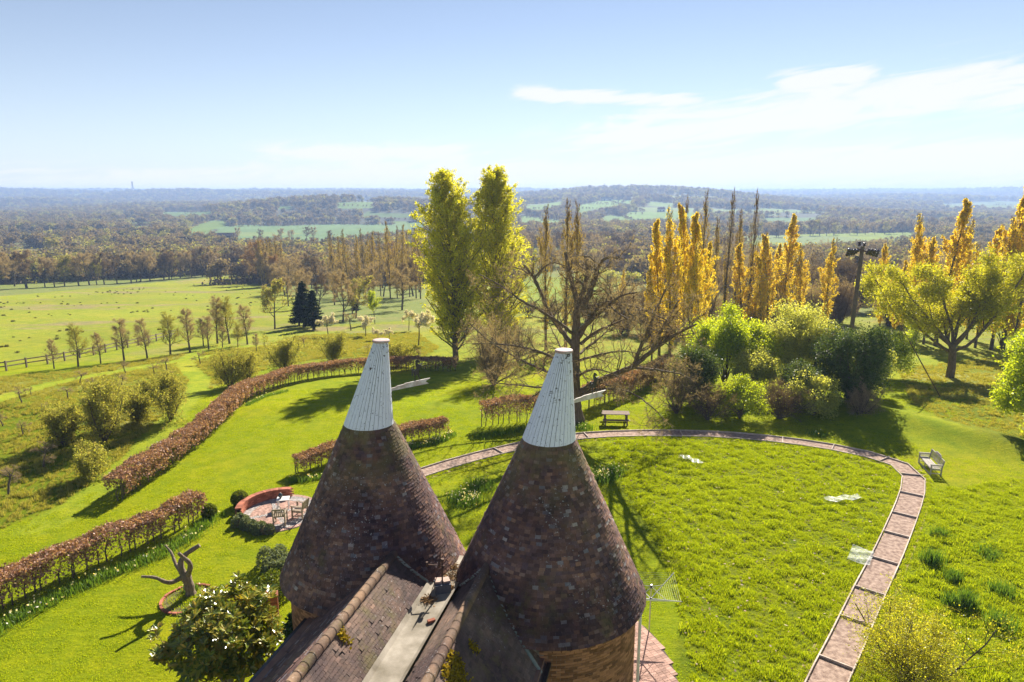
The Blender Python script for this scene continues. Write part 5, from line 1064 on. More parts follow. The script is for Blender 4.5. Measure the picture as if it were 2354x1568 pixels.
PC = G(640, 1179)
def near_path(q, d): 
    m_ = np.zeros(len(q), bool)
    for i in range(0, len(q), 5000):
        dd = np.hypot(q[i:i+5000, None, 0]-pathc[None, :, 0], q[i:i+5000, None, 1]-pathc[None, :, 1]).min(1); m_[i:i+5000] = dd < d
    return m_
q = np.concatenate([fill(ROUGH_R, 30000), fill(ROUGH_P, 22000)]); q = q[~near_path(q, .8)]; scatter('rough_grass', place3(q), SC.uniform(0, 6, len(q)), SC.uniform(.5, 1.2, len(q))*(.25+1.15*vnoise(q[:, 0]*2.6, q[:, 1]*2.6, 5)**1.5), TG)
fl = fill(ROUGH_R, 1500); k_ = MB(); leaf_mb(k_, place3(fl)+(0, 0, .09), .09, SC, 0, .03, upn=.4); k_.build('fallen_leaves', leaf('pale_fallen_leaf', [(.45, .34, .22), (.55, .46, .34), (.34, .22, .12)], .1, gloss=0), kind='stuff')
q = np.concatenate([fill(ROUGH_L, 34000), fill(ROUGH_O, 9000)])
for L_ in STRIPS:
    dd = np.full(len(q), 99.)
    for p_ in L_: dd = np.minimum(dd, np.hypot(q[:, 0]-p_[0], q[:, 1]-p_[1]))
    q = q[dd > 1.]
q = q[:]; scatter('orchard_grass', place3(q), SC.uniform(0, 6, len(q)), SC.uniform(.4, 1.1, len(q))*(.4+.9*vnoise(q[:, 0]*.9, q[:, 1]*.9, 6)), TD)
ed = []
for s_ in (-1, 1):
    T_ = np.gradient(pathc, axis=0); T_ /= np.linalg.norm(T_, axis=1, keepdims=True); N_ = np.stack([-T_[:, 1], T_[:, 0]], -1)
    for _ in range(14): ed.append(pathc+N_*s_*(.63+.22*SC.random((len(pathc), 1)))+T_*SC.uniform(-.25, .25, (len(pathc), 1)))
ed = np.concatenate(ed); scatter('path_edge_grass', place3(ed), SC.uniform(0, 6, len(ed)), SC.uniform(.3, .8, len(ed)), TG)
# short blades of the mown lawn, near the house
lawn = np.array([(-34, 18), (-34, 52), (12, 66), (40, 60), (40, 16), (3, 16), (-8, 18)]); q = fill(lawn, 60000, .38, 12, .8)
for P_ in (ROUGH_R, ROUGH_L): q = q[~inpoly(P_, q[:, 0], q[:, 1])]
q = q[~near_path(q, .75)]; q = q[np.hypot(q[:, 0]-PC[0], q[:, 1]-PC[1]) > 2.2]
for rd in ROUND: q = q[np.hypot(q[:, 0]-rd['c'][0], q[:, 1]-rd['c'][1]) > 3.4]
q = q[~((q[:, 0] > 1) & (q[:, 0] < 5.6) & (q[:, 1] < 23.2))]
scatter('lawn_grass', place3(q), SC.uniform(0, 6, len(q)), SC.uniform(.6, 1.3, len(q)), TL)
# rushes dotted over the far meadow
mp_ = np.array([G(*v)[:2] for v in [(-60, 850), (-60, 690), (300, 664), (560, 645), (640, 665), (640, 700), (540, 720), (300, 800)]]); q = fill(mp_, 800, .62, 3, .06)
rush = MB(); rng = np.random.default_rng(3); V, a_, b_, _ = strap(rng, 90, .6, .28, .05); rush.add(V, a_); rush.V.append(V); rush.F.append((b_+rush.n, 0)); rush.n += len(V)
scatter('rush_tufts', place3(q), SC.uniform(0, 6, len(q)), SC.uniform(.2, .6, len(q)), [rush.mesh('rush', leaf('rush', [(.07, .08, .03), (.14, .13, .06)], .2, gloss=0))])

# ---------------------------------------------------------------- far woods
def far_woods():
    rng = np.random.default_rng(8); P = []; S_ = []; K = []
    for (y0, y1, n, s0) in ((268, 650, 5200, 1.0), (650, 1300, 9000, 1.15), (1300, 2400, 13000, 1.35), (2400, 4200, 16000, 2.0), (4200, 7600, 16000, 3.1)):
        y = np.exp(rng.uniform(np.log(y0), np.log(y1), n)); x = (rng.random(n)*2-1)*(y*.80+40); z = H(x, y); h = 11*s0; keep = np.ones(n, bool)
        den = vnoise(x/(60*s0), y/(45*s0), 4); keep &= den+.5*rng.random(n) > (.28 if y0 < 2400 else .38); keep &= ~farfield(x, y)
        for poly, _ in FIELDS:
            q = np.array(poly, float)
            for f in (0., .35, .65):
                a, b = proj(x, y, z+h*f); keep &= ~inpoly(q, a, b)
        a, b = proj(x, y, z); keep &= ~((y < 420) & (b > 600+0*a) & (a < 560) & inpoly([(-100, 700), (560, 650), (560, 628), (-100, 660)], a, b))
        keep &= ~inpoly([(1185, 640), (1460, 650), (1460, 560), (1185, 560)], a, b) | (y > 340)
        P.append(np.stack([x, y, z-.3], -1)[keep]); S_.append((rng.uniform(.75, 1.25, keep.sum())*s0*.92))
    P = np.concatenate(P); S_ = np.concatenate(S_); return P, S_
def far_tree(seed, kind):
    rng = np.random.default_rng(seed); mb = MB(); mats = [M_bark2, {'b': M_farb, 'g': M_farg, 'c': M_con, 'd': M_fard}[kind]]
    mb.tube([(0, 0, 0), (0, 0, 6)], [.35, .15], 4); n = 420
    if kind == 'c': z = rng.uniform(.15, 1, n); r = (1-z)**.7*2.6*np.sqrt(rng.random(n)); a = rng.uniform(0, 6.28, n); P = np.stack([r*np.cos(a), r*np.sin(a), z*13], -1)
    else:
        C = rng.normal(size=(16, 3)); C /= np.linalg.norm(C, axis=1, keepdims=True); C[:, 2] = abs(C[:, 2])-.25; C = C*np.array((3.4, 3.4, 4.2))*rng.uniform(.5, 1, (16, 1))+np.array((0, 0, 6)); P = C[rng.integers(0, 16, n)]+rng.normal(size=(n, 3))*1.1; P[:, 2] = np.maximum(P[:, 2], .6)
        k = 110; Q = rng.normal(size=(k, 3))*np.array((2.6, 2.6, .9))+np.array((0, 0, 1.2)); P = np.concatenate([P, Q])
    leaf_mb(mb, P, .85 if kind != 'c' else .7, rng, 1, .1, 1.6); return mb.mesh('far_tree', mats)
M_farb = leaf('far_bare_crown', [(.17, .135, .11), (.25, .20, .155), (.31, .26, .20)], .3, gloss=0); M_fard = leaf('far_dark_crown', [(.13, .12, .09), (.19, .17, .13), (.25, .22, .165)], .3, gloss=0); M_farg = leaf('far_budding_crown', [(.22, .23, .10), (.30, .30, .13), (.38, .35, .17)], .4, gloss=0)
P, S_ = far_woods(); print('far trees', len(P))
scatter('woodland', P, SC.uniform(0, 6, len(P)), S_, [far_tree(1, 'b'), far_tree(2, 'b'), far_tree(3, 'd'), far_tree(4, 'b'), far_tree(5, 'g'), far_tree(6, 'd'), far_tree(7, 'g'), far_tree(8, 'b'), far_tree(9, 'b'), far_tree(10, 'b'), far_tree(13, 'g'), far_tree(14, 'd'), far_tree(15, 'b')])
# hedgerows of the far fields
hp = []
for L_ in [[(1209, 482), (1300, 474), (1345, 470), (1395, 470), (1470, 474)], [(1330, 480), (1370, 480), (1425, 484), (1480, 486)], [(1195, 499), (1240, 502), (1290, 509)], [(1325, 494), (1380, 492), (1430, 498), (1462, 508), (1545, 508), (1620, 505)], [(1295, 462), (1300, 474), (1300, 500)], [(1326, 471), (1322, 496)], [(1740, 488), (1900, 492)], [(525, 521), (620, 520), (760, 516), (900, 517)], [(485, 549), (560, 553), (640, 553), (740, 557), (870, 543), (965, 530)], [(1695, 578), (1800, 577), (2000, 563), (2110, 547)], [(1690, 545), (1850, 538), (2112, 533)], [(0, 584), (120, 583)], [(415, 541), (480, 546)], [(1455, 459), (1550, 467)]]:
    hp.append(resample(np.array([G(*v)[:2] for v in L_]), 7))
for _ in range(90):
    y0 = math.exp(SC.uniform(math.log(1150), math.log(3800))); x0 = SC.uniform(-.8, .8)*y0; a_ = SC.choice([.1, .25, 1.4, 1.6])+SC.normal()*.15; L0_ = SC.uniform(90, 340)*(1+y0/2500)
    k_ = int(L0_/(6+y0/500)); t_ = np.linspace(0, L0_, k_)[:, None]; hp.append(np.array([[x0, y0]])+t_*np.array([[math.cos(a_), math.sin(a_)]]))
q = np.concatenate(hp); q = q+SC.normal(size=q.shape)*1.2; scatter('far_hedgerows', place3(q), SC.uniform(0, 6, len(q)), SC.uniform(.2, .5, len(q)), [far_tree(11, 'd'), far_tree(12, 'b')])
for i, (px, py, h_) in enumerate(((548, 556, 14), (600, 556, 13), (648, 557, 15), (672, 556, 13), (705, 556, 16), (722, 556, 15), (760, 556, 12), (860, 478, 12), (1140, 520, 14), (1378, 494, 14), (1395, 492, 13), (1280, 505, 15), (1330, 500, 13))):
    p = G(px, py); inst('bare_tree', JT[i % 5], p[0], p[1], h_, 12, label='lone bare tree along the edge of a far field', cat='tree', group='lone bare trees by the far fields')
p = G(430, 560); inst('bare_tree', JT[6], p[0], p[1], 15, 12, label='pale yellow-green tree next to the dark barn beyond the left wood', cat='tree')
p = G(196, 1) if False else G(135, 600); inst('bare_tree', JT[7], p[0], p[1], 17, 12, label='single round olive tree beside the small tan field at far left', cat='tree')
# barn, cottages, mast, pond
def barn(px, py, L, w_, h, rz, wall, roof, label, name='barn', cat='barn', doors=2, chim=0):
    p = G(px, py); e = empty(name, p, rz, label=label, cat=cat); a = MB(); a.box((0, 0, h*.3), (L, w_, h*.6)); a.build('wall', wall, e); r = MB()
    V = [(-L/2-.3, -w_/2-.4, h*.57), (L/2+.3, -w_/2-.4, h*.57), (L/2+.3, w_/2+.4, h*.57), (-L/2-.3, w_/2+.4, h*.57), (-L/2-.3, 0, h), (L/2+.3, 0, h)]; r.add(V, [(0, 1, 5, 4), (2, 3, 4, 5), (0, 3, 2, 1)]); r.add(V, [(0, 4, 3), (1, 2, 5)]); ro = r.build('roof', roof, e)
    for i in range(doors): d = MB(); d.box((L*((i+.5)/doors-.5), -w_/2-.03, h*.2), (L*.14, .08, h*.36)); d.build('door' if i == 0 else 'window', M_black, e)
    if chim: c_ = MB(); c_.box((L*.3, 0, h*1.02), (.9, .9, h*.35)); c_.build('chimney', M_brickr, ro)
M_dkw = simple('dark_barn_cladding', (.07, .055, .05), (.04, .035, .03), .8); M_rf = simple('dark_roof', (.11, .075, .065), (.08, .055, .05), .8); M_render = simple('white_render', (.72, .70, .66), (.62, .60, .56), 1); M_rr = simple('red_tiled_roof', (.26, .12, .08), (.2, .09, .06), 1)
barn(446, 570, 26, 10, 9, .05, M_dkw, M_rf, 'dark weatherboarded barn among the trees beyond the left wood', doors=3)
barn(518, 551, 22, 9, 7, 0, M_dkw, M_rf, 'low black barn on the edge of the pale green field')
for i, (px, py, L, wl, rf_, lb) in enumerate(((338, 468, 18, M_render, M_rf, 'tiny white house in the far woods at left'), (362, 469, 12, M_render, M_rf, 'second tiny white house right of the first in the far left woods'), (1395, 461, 30, M_render, M_rf, 'long white farm building on the far hill at centre right'), (1342, 463, 14, M_render, M_rr, 'small white house left of the long farm building on the hill'), (1572, 491, 14, M_brickr, M_rr, 'red house among trees below the far right hill fields'), (1520, 486, 14, M_render, M_rr, 'pale house by the hedge of the far right hill fields'))):
    barn(px, py, L, 8, 8, .1, wl, rf_, lb, 'house', 'house', 2, 1)
p = G(307, 449); e = empty('radio_mast', p, label='lattice radio mast on the skyline at far left', cat='mast'); mb = MB(); h = 62
for a_ in range(4): ca, sa = math.cos(a_*1.571+.78), math.sin(a_*1.571+.78); mb.beam((6*ca, 6*sa, 0), (1.5*ca, 1.5*sa, h), 1.1, 1.1)
for k in range(6):
    z0, z1 = h*k/6, h*(k+1)/6; r0, r1 = 6-4.5*k/6, 6-4.5*(k+1)/6
    for a_ in range(4): c0, s0, c1, s1 = math.cos(a_*1.571+.78), math.sin(a_*1.571+.78), math.cos(a_*1.571+2.35), math.sin(a_*1.571+2.35); mb.beam((r0*c0, r0*s0, z0), (r1*c1, r1*s1, z1), .7, .7)
mb.build('lattice', M_metal, e); mb = MB()
for a_ in range(3): mb.tube([(2.2*math.cos(a_*2.1), 2.2*math.sin(a_*2.1), h-5), (2.2*math.cos(a_*2.1), 2.2*math.sin(a_*2.1), h+1)], 1.1, 6)
mb.build('antenna', M_metal, e)
p = G(1405, 606); mb = MB(); mb.lathe([(.001, .3), (7, .3), (7.5, 0)], tuple(p), 16); mb.build('pond', simple('pond_water_glint', (.55, .60, .66), (.5, .55, .6), 1, .08, .8), kind='structure')  # pale glint of the sky painted into the water colour
# post and rail fence
M_fence = simple('old_fence_wood', (.24, .19, .14), (.15, .12, .09), 6, .9)
def fence():
    pts = [(-120, 866), (5, 855), (41, 848), (80, 842), (118, 836), (160, 828), (210, 818), (255, 808), (310, 796), (345, 789), (370, 782), (410, 772)]; P = resample(np.array([G(*v)[:2] for v in pts]), 2.4); e = empty('fence', (P[0][0], P[0][1], float(H(*P[0]))), label='low post and rail fence between orchard and meadow', cat='fence')
    o = np.array((P[0][0], P[0][1], float(H(*P[0])))); Q = [np.array((x, y, float(H(x, y))))-o for x, y in P]
    for i, a in enumerate(Q):
        mb = MB(); mb.box(a+(0, 0, .5), (.14, .14, 1.15)); mb.build('post', M_fence, e)
        if i+1 < len(Q):
            for z in (.5, .92): mb = MB(); mb.beam(a+(0, 0, z), Q[i+1]+(0, 0, z), .05, .12); mb.build('rail', M_fence, e)
fence()

# ---------------------------------------------------------------- garden path with timber edging and steps
def path():
    L = pathc; T = np.gradient(L, axis=0); T /= np.linalg.norm(T, axis=1, keepdims=True); Nn = np.stack([-T[:, 1], T[:, 0]], -1); n = len(L); hw = .55
    e = empty('garden_path', (0, 0, 0), kind='structure'); V = np.concatenate([np.concatenate([L+Nn*hw, np.full((n, 1), .03)], 1), np.concatenate([L-Nn*hw, np.full((n, 1), .03)], 1)]); mb = MB(); mb.add(V, [(i, i+1, n+i+1, n+i) for i in range(n-1)]); mb.build('gravel', M_gravel, e, kind='structure')
    edge = MB(); V = np.concatenate([np.concatenate([L+Nn*s_*w_, np.full((n, 1), .012)], 1) for s_, w_ in ((1, .9), (-1, .9))]); edge.add(V, [(i, i+1, n+i+1, n+i) for i in range(n-1)]); edge.build('bare_edge', simple('bare_earth_edge', (.34, .25, .13), (.24, .24, .05), 3, .95, .1), e, kind='structure')
    for sgn in (1, -1):
        Q = L[::4]; Nq = Nn[::4]
        for i in range(len(Q)-1):
            a = Q[i]+Nq[i]*sgn*(hw+.02); b = Q[i+1]+Nq[i+1]*sgn*(hw+.02); mb = MB(); mb.beam((*a, .04), (*b, .04), .045, .14); mb.build('edging_board', M_board, e)
    d = np.concatenate([[0], np.cumsum(np.linalg.norm(np.diff(L, axis=0), axis=1))]); t = 1.0
    while t < d[-1]:
        i = int(np.searchsorted(d, t)); i = min(i, n-1); a = L[i]+Nn[i]*hw; b = L[i]-Nn[i]*hw; mb = MB(); mb.beam((*a, .05), (*b, .05), .05, .13); mb.build('step_board', M_board, e); t += 2.85 if t > 24 else 6.5
path()
# ---------------------------------------------------------------- round patio with setts, brick rings and curved wall
def patio():
    e = empty('round_patio', PC, kind='structure'); rng = np.random.default_rng(4); R_ = 2.02
    b = MB(); b.lathe([(.001, .02), (R_+.1, .02), (R_+.1, -.1)], (0, 0, 0), 48); b.build('mortar_bed', M_mortar, e, kind='structure'); bk = MB(); st = MB()
    def ringp(mb_, r0, r1, w_, skip=None, jit=.004):
        n = int(2*math.pi*(r0+r1)/2/w_)
        for i in range(n):
            a0, a1 = 2*math.pi*i/n+.004, 2*math.pi*(i+1)/n-.008/r1; am = (a0+a1)/2
            if skip and skip(am, (r0+r1)/2): continue
            z = .035+rng.uniform(0, .008); g = .007; V = [(r*math.cos(a), r*math.sin(a), zz) for zz in (.0, z) for r, a in ((r0+g, a0), (r1-g, a0), (r1-g, a1), (r0+g, a1))]; mb_.add(V, [(4, 5, 6, 7), (0, 4, 7, 3), (1, 2, 6, 5), (0, 1, 5, 4), (3, 7, 6, 2)])
    def cross(a, r):   # the grey cross running through the rings
        return any(abs(math.sin(a-k)) * r < .14 for k in (.5, .5+math.pi/2)) and r < 1.35
    for k in range(12): ringp(bk, .15+k*.1, .25+k*.1, .2, cross)
    ringp(bk, R_-.13, R_+.08, .1)
    for k in range(5): ringp(st, 1.37+k*.105, 1.475+k*.105, .12)
    for k in range(12): ringp(st, .15+k*.1, .25+k*.1, .1, lambda a, r: not cross(a, r))
    bk.build('paving_bricks', M_paver, e, kind='stuff'); st.build('setts', M_sett, e, kind='stuff')
    # wall round the back
    w = empty('curved_wall', PC, label='low curved red brick wall behind the patio', cat='wall'); a0, a1 = R(88), R(196); core = MB(); core.lathe([(1.80, .0), (1.80, .44), (1.98, .44), (1.98, 0)], (0, 0, 0), 30, 0, a0, a1); core.build('mortar', M_mortar, w)
    me = box_unit('brick', M_brickr)
    for j in range(6):
        for ri, (r, dr) in enumerate(((1.775, 1), (2.005, 1))):
            n = 16
            for i in range(n):
                a = a0+(a1-a0)*(i+.5*(.0 if j % 2 else 1))/n
                if a > a1-.02: continue
                ra = np.array((math.cos(a), math.sin(a), 0)); ta = np.array((-math.sin(a), math.cos(a), 0)); o = link('brick', me, w); o.matrix_local = Matrix(frame(ra*r+np.array((0, 0, .02+j*.072)), ta*.215, np.array((0, 0, .062)), -ra*.04 if ri == 0 else ra*.04).tolist())
    for i in range(38):
        a = a0+(a1-a0)*(i+.5)/38; ra = np.array((math.cos(a), math.sin(a), 0)); ta = np.array((-math.sin(a), math.cos(a), 0)); o = link('coping_brick', me, w); o.matrix_local = Matrix(frame(ra*1.745+np.array((0, 0, .445)), ta*.092, ra*.29, np.array((0, 0, .07))).tolist())
patio()
# ---------------------------------------------------------------- wooden seats
def bench(loc_, rz, L, mat, label, name='garden_bench', cat='bench', slats=5, back='v', peak=False, group=None, arms_v=True):
    e = empty(name, loc_, rz, label=label, cat=cat, group=group); D = .55; m_ = lambda f, n_: (lambda mb: (f(mb), mb.build(n_, mat, e)))(MB())
    for sx in (-1, 1):
        x = sx*(L/2-.035)
        m_(lambda b: b.beam((x, D/2, 0), (x, D/2, .64), .065, .065, up=(0, 1, 0)), 'leg'); m_(lambda b: (b.beam((x, -D/2, 0), (x, -D/2+.0, .45), .06, .065, up=(0, 1, 0)), b.beam((x, -D/2, .45), (x, -D/2-.09, .92), .06, .06, up=(0, 1, 0))), 'leg')
        m_(lambda b: b.box((x, 0.02, .655), (.07, D+.08, .035)), 'armrest')
        if arms_v is False:
            for z in (.50, .56, .61)[:3]: m_(lambda b: b.box((x, 0, z-.0), (.03, D-.06, .03)), 'arm_rail')
        m_(lambda b: b.box((x, 0, .36), (.045, D-.05, .07)), 'side_rail'); m_(lambda b: b.box((x, 0, .12), (.035, D-.05, .04)), 'side_rail')
    m_(lambda b: b.box((0, D/2-.01, .385), (L-.07, .035, .07)), 'front_rail')
    if L > 1.6: m_(lambda b: b.beam((0, D/2, 0), (0, D/2, .4), .05, .05, up=(0, 1, 0)), 'leg'); m_(lambda b: b.box((0, D/2+.02, .05), (L, .05, .08)), 'foot_rail')
    for i in range(slats): y = -D/2+.08+(D-.10)*(i+.5)/slats; m_(lambda b: b.box((0, y, .43), (L-.04, (D-.12)/slats-.014, .022)), 'seat_slat')
    yb = lambda z: -D/2-.09*(z-.45)/.47
    m_(lambda b: b.box((0, yb(.90), .90), (L-.08, .035, .07)), 'back_rail'); m_(lambda b: b.box((0, yb(.52), .52), (L-.08, .03, .05)), 'back_rail')
    if back == 'v':
        n = max(5, int(L/.12))
        for i in range(n): x = (L-.18)*((i+.5)/n-.5); m_(lambda b: b.beam((x, yb(.54), .54), (x, yb(.87), .87), .045, .018, up=(0, 1, 0)), 'back_slat')
    else:
        for z in (.60, .67, .74, .81): m_(lambda b: b.box((0, yb(z), z), (L-.1, .02, .04)), 'back_slat')
        if peak:
            for z, f in ((.97, .45), (1.03, .3)): m_(lambda b: b.box((0, yb(z), z), (L*f, .03, .05)), 'back_slat')
            for sx in (-1, 0, 1): m_(lambda b: b.beam((sx*L*.17, yb(.5)-.02, .5), (sx*L*.17, yb(1.0)-.02, 1.03), .05, .03, up=(0, 1, 0)), 'back_post')
    return e
pa = G(636, 1212); bench((pa[0]+.10, pa[1]+.30, .04), R(8), .62, M_teak, 'wooden armchair on the patio seen from behind, the left one', 'garden_armchair', 'chair', group='wooden armchairs on the patio')
pb = G(688, 1196); bench((pb[0]-.05, pb[1]+.35, .04), R(78), .62, M_teak, 'wooden armchair on the patio turned sideways with sunlit seat, the right one', 'garden_armchair', 'chair', group='wooden armchairs on the patio')
q1, q2 = G(2109, 1062), G(2140, 1096); bench(((q1[0]+q2[0])/2+.32, (q1[1]+q2[1])/2, 0), math.atan2(q1[1]-q2[1], q1[0]-q2[0])+0.0, 2.0, M_grey, 'silvered timber garden bench beside the bend of the gravel path', slats=6, back='h', peak=True, arms_v=False)
pt = G(640, 1180); e = empty('patio_table', (pt[0]+.1, pt[1]+.55, .03), R(12), label='small pale table in front of the left patio armchair', cat='table')
mb = MB(); mb.box((0, 0, .52), (.62, .5, .035)); mb.build('table_top', M_whitep, e)
for sx in (-1, 1):
    for sy in (-1, 1): mb = MB(); mb.box((sx*.26, sy*.2, .25), (.04, .04, .5)); mb.build('leg', M_whitep, e)
mb = MB(); mb.lathe([(.001, 0), (.05, 0), (.06, .02), (.105, .08), (.12, .14), (.10, .2), (.05, .245), (.03, .27), (.001, .275)], (0, 0, 0), 20); o = mb.build('lantern', simple('dark_glaze', (.05, .06, .07), (.03, .03, .04), 5, .15, .8), None, smooth=True, label='round dark glazed ornament standing on the small patio table', cat='ornament'); o.location = (pt[0]-.04, pt[1]+.6, .57)
M_pic = simple('brown_picnic_wood', (.26, .19, .145), (.17, .12, .09), 8, .85, isl=.2)
def picnic():
    p = G(1415, 972); e = empty('picnic_table', p, R(-4), label='weathered picnic table with benches under the oak branches', cat='picnic table'); L = 1.9
    def b(n_, c, s_, **k): mb = MB(); mb.box(c, s_); mb.build(n_, M_pic, e)
    for i in range(5): b('top_plank', (0, -.34+i*.17, .75), (L, .155, .04))
    for sy in (-1, 1):
        for i in range(2): b('seat_plank', (0, sy*(.66+i*.15), .44), (L, .14, .04))
    for sx in (-1, 1):
        b('seat_bearer', (sx*.72, 0, .39), (.05, 1.65, .09)); b('top_bearer', (sx*.72, 0, .70), (.05, .75, .07))
        for sy in (-1, 1): mb = MB(); mb.beam((sx*.76, sy*.25, .72), (sx*.76, sy*.6, 0), .045, .1, up=(1, 0, 0)); mb.build('leg', M_pic, e)
picnic()
# ---------------------------------------------------------------- dead tree stump with arms, in its edged bed
def stump():
    p = G(440, 1369); sc = (p[1]*.977+16*.212)/1569; e = empty('dead_tree', p, label='dead pollarded tree with four bare arms in a small brick-edged bed', cat='dead tree'); w = lambda x, y, dy=0: np.array(((x-440)*sc, dy, (1369-y)*sc*1.13))
    for i, (pts, r0, r1) in enumerate((([(440,1372,0),(438,1350,0),(433,1325,0),(428,1322,0)], .20, .17), ([(430,1326,0),(418,1300,.1),(428,1285,.2),(445,1275,.3),(460,1268,.4)], .13, .085), ([(436,1324,0),(447,1308,-.1),(452,1290,-.2),(440,1275,-.3),(434,1263,-.4)], .12, .06), ([(428,1326,0),(410,1332,-.2),(402,1328,-.4),(398,1318,-.6),(385,1306,-.7),(358,1302,-.8)], .105, .045), ([(426,1325,0),(412,1316,.2),(398,1306,.4),(385,1293,.7),(362,1285,1.0)], .085, .035))):
        P = smoothline([w(*q) for q in pts], .08, 3); r = np.linspace(r0, r1, len(P))*(1+.07*np.sin(np.arange(len(P))*1.3))
        if i == 0: r = r*np.interp(np.linspace(0, 1, len(P)), [0, .2, 1], [1.2, .95, 1.1])
        mb = MB(); mb.tube(P, r, 12); mb.build('trunk' if i == 0 else 'limb', M_dead, e, smooth=True)
    c = G(436, 1378); b = empty('stump_bed', (c[0], c[1], 0), label='small grassy bed edged with a ring of bricks round the dead tree', cat='flower bed'); me = box_unit('edging_brick', M_brickr)
    for i in range(30):
        a = i*2*math.pi/30; ra = np.array((math.cos(a), math.sin(a), 0)); ta = np.array((-math.sin(a), math.cos(a), 0)); sx, sy = 1.0, .95
        if .2 < a < 1.1 : continue
        o = link('edging_brick', me, b); o.matrix_local = Matrix(frame(np.array((ra[0]*sx, ra[1]*sy, 0)), ta*.19, ra*.1, np.array((0, 0, .07+.01*(i % 3)))).tolist())
    mb = MB(); mb.lathe([(.001, .02), (.97, .012)], (0, 0, 0), 24); mb.build('soil', simple('weedy_soil', (.13, .16, .04), (.16, .11, .06), 5, .95), b); rng = np.random.default_rng(5); V, q, t3, tip = strap(rng, 1800, .13, .42, .014); k = MB(); k.add(V, q); k.V.append(V); k.F.append((t3+k.n, 0)); k.n += len(V); k.build('weeds', M_grassl, b)
stump()
# ---------------------------------------------------------------- magnolia
def magnolia():
    c0 = G(540, 1560); c0 = np.array((px_at(530, 19.6, 1.5), 19.4, 0)); rng = np.random.default_rng(14); e = empty('magnolia', c0, label='large glossy-leaved magnolia beside the left gabled roof', cat='magnolia'); base = []
    for i in range(8): a = i*2.4; t = rng.uniform(.2, .85); base.append(((0, 0, 0), (math.sin(t)*math.cos(a), math.sin(t)*math.sin(a), math.cos(t)), rng.uniform(2.6, 3.5), .07, 0))
    brs = grow(14, 1, 1, [dict(seg=6, wob=.16, up=.05, n=7, ang=.7, len=.42, start=.3, rr=.5), dict(seg=4, wob=.2, up=.06, n=4, ang=.7, len=.55, start=.2, rr=.6), dict(seg=3, wob=.2, up=.08)], base=base)
    AP = np.concatenate([b[0] for b in brs]); f = np.array((1.62/np.percentile(np.abs(AP[:, 0]), 97),)*2+(3.55/AP[:, 2].max(),)); brs = [(P*f, r, l) for P, r, l in brs]; a = MB(); wood_mb(a, brs, (7, 5, 4)); a.build('branches', bark('magnolia_bark', (.30, .25, .19), (.16, .13, .10)), e)
    tips = [(b[0][-1], b[0][-1]-b[0][-2]) for b in brs if b[2] >= 1]; jobs = []
    for _ in range(430): v = unit(rng.normal(size=3)); v[2] = abs(v[2]); tips.append((v*np.array((1.66, 1.66, 1.75))*rng.uniform(.75, 1.03)+np.array((0, 0, 1.75)), v))
    for p, d in tips:
        d = unit(np.array(d)+np.array((0, 0, .5))); a_ = perp(rng, d); b_ = np.cross(d, a_); n = rng.integers(7, 11); ph = rng.uniform(0, 6)
        for i in range(n):
            t = ph+i*2.4; o_ = unit(a_*math.cos(t)+b_*math.sin(t)+d*rng.uniform(.15, 1.0)); s_ = unit(np.cross(o_, d)); nn = np.cross(s_, o_); L = rng.uniform(.19, .30); jobs.append((p+o_*.01, s_*L*.40, o_*L, nn*L))
    LV = np.array([(0, 0, 0), (.5, .35, .02), (.42, .7, .03), (0, 1, -.06), (-.42, .7, .03), (-.5, .35, .02), (0, .45, -.05)]); LF = [(0, 1, 6), (1, 2, 6), (2, 3, 6), (3, 4, 6), (4, 5, 6), (5, 0, 6)]
    lm = MB(); lm.add(LV, LF); lme = lm.mesh('leaf', M_mag); camv = np.array((0, 0, CAMZ))-c0
    def sees(p):
        a_, b_ = proj(*(p+c0)); return 0 < b_ < 1560
    order = sorted([i for i in range(len(jobs)) if sees(jobs[i][0])], key=lambda i: -np.dot(jobs[i][0]-np.array((0, 0, 1.6)), unit(camv))); sel = set(order[:300]); mb = MB()
    for i, (p, x, y, z) in enumerate(jobs):
        M = frame(p, x, y, z)
        if i in sel: o = link('leaf', lme, e); o.matrix_local = Matrix(M.tolist())
        else: mb.add(LV@M[:3, :3].T+p, LF)
    mb.build('foliage', M_mag, e, kind='stuff')
magnolia()
# brick pier, ivy, gravel margin and paving round the drums
p = G(632, 1452); e = empty('brick_pier', (p[0], p[1], 0), R(20), label='square brick pier behind the magnolia by the left drum', cat='pier'); mb = MB(); mb.box((0, 0, .75), (.36, .36, 1.5)); mb.build('mortar', M_mortar, e); me = box_unit('brick', M_brickr)
for j in range(21):
    for s_ in range(4):
        for k in range(2):
            a = s_*math.pi/2; ra = np.array((math.cos(a), math.sin(a), 0)); ta = np.array((-math.sin(a), math.cos(a), 0)); w_ = (.25, .12) if (j+s_) % 2 else (.12, .25); x = -.195+(w_[0]/2 if k == 0 else w_[0]+w_[1]/2+.005); o = link('brick', me, e); o.matrix_local = Matrix(frame(ra*.165+ta*x+np.array((0, 0, .01+j*.073)), ta*(w_[k]-.01), np.array((0, 0, .063)), ra*.03).tolist())
mb = MB(); mb.box((0, 0, 1.56), (.44, .44, .08)); mb.build('cap', M_brickr, e)
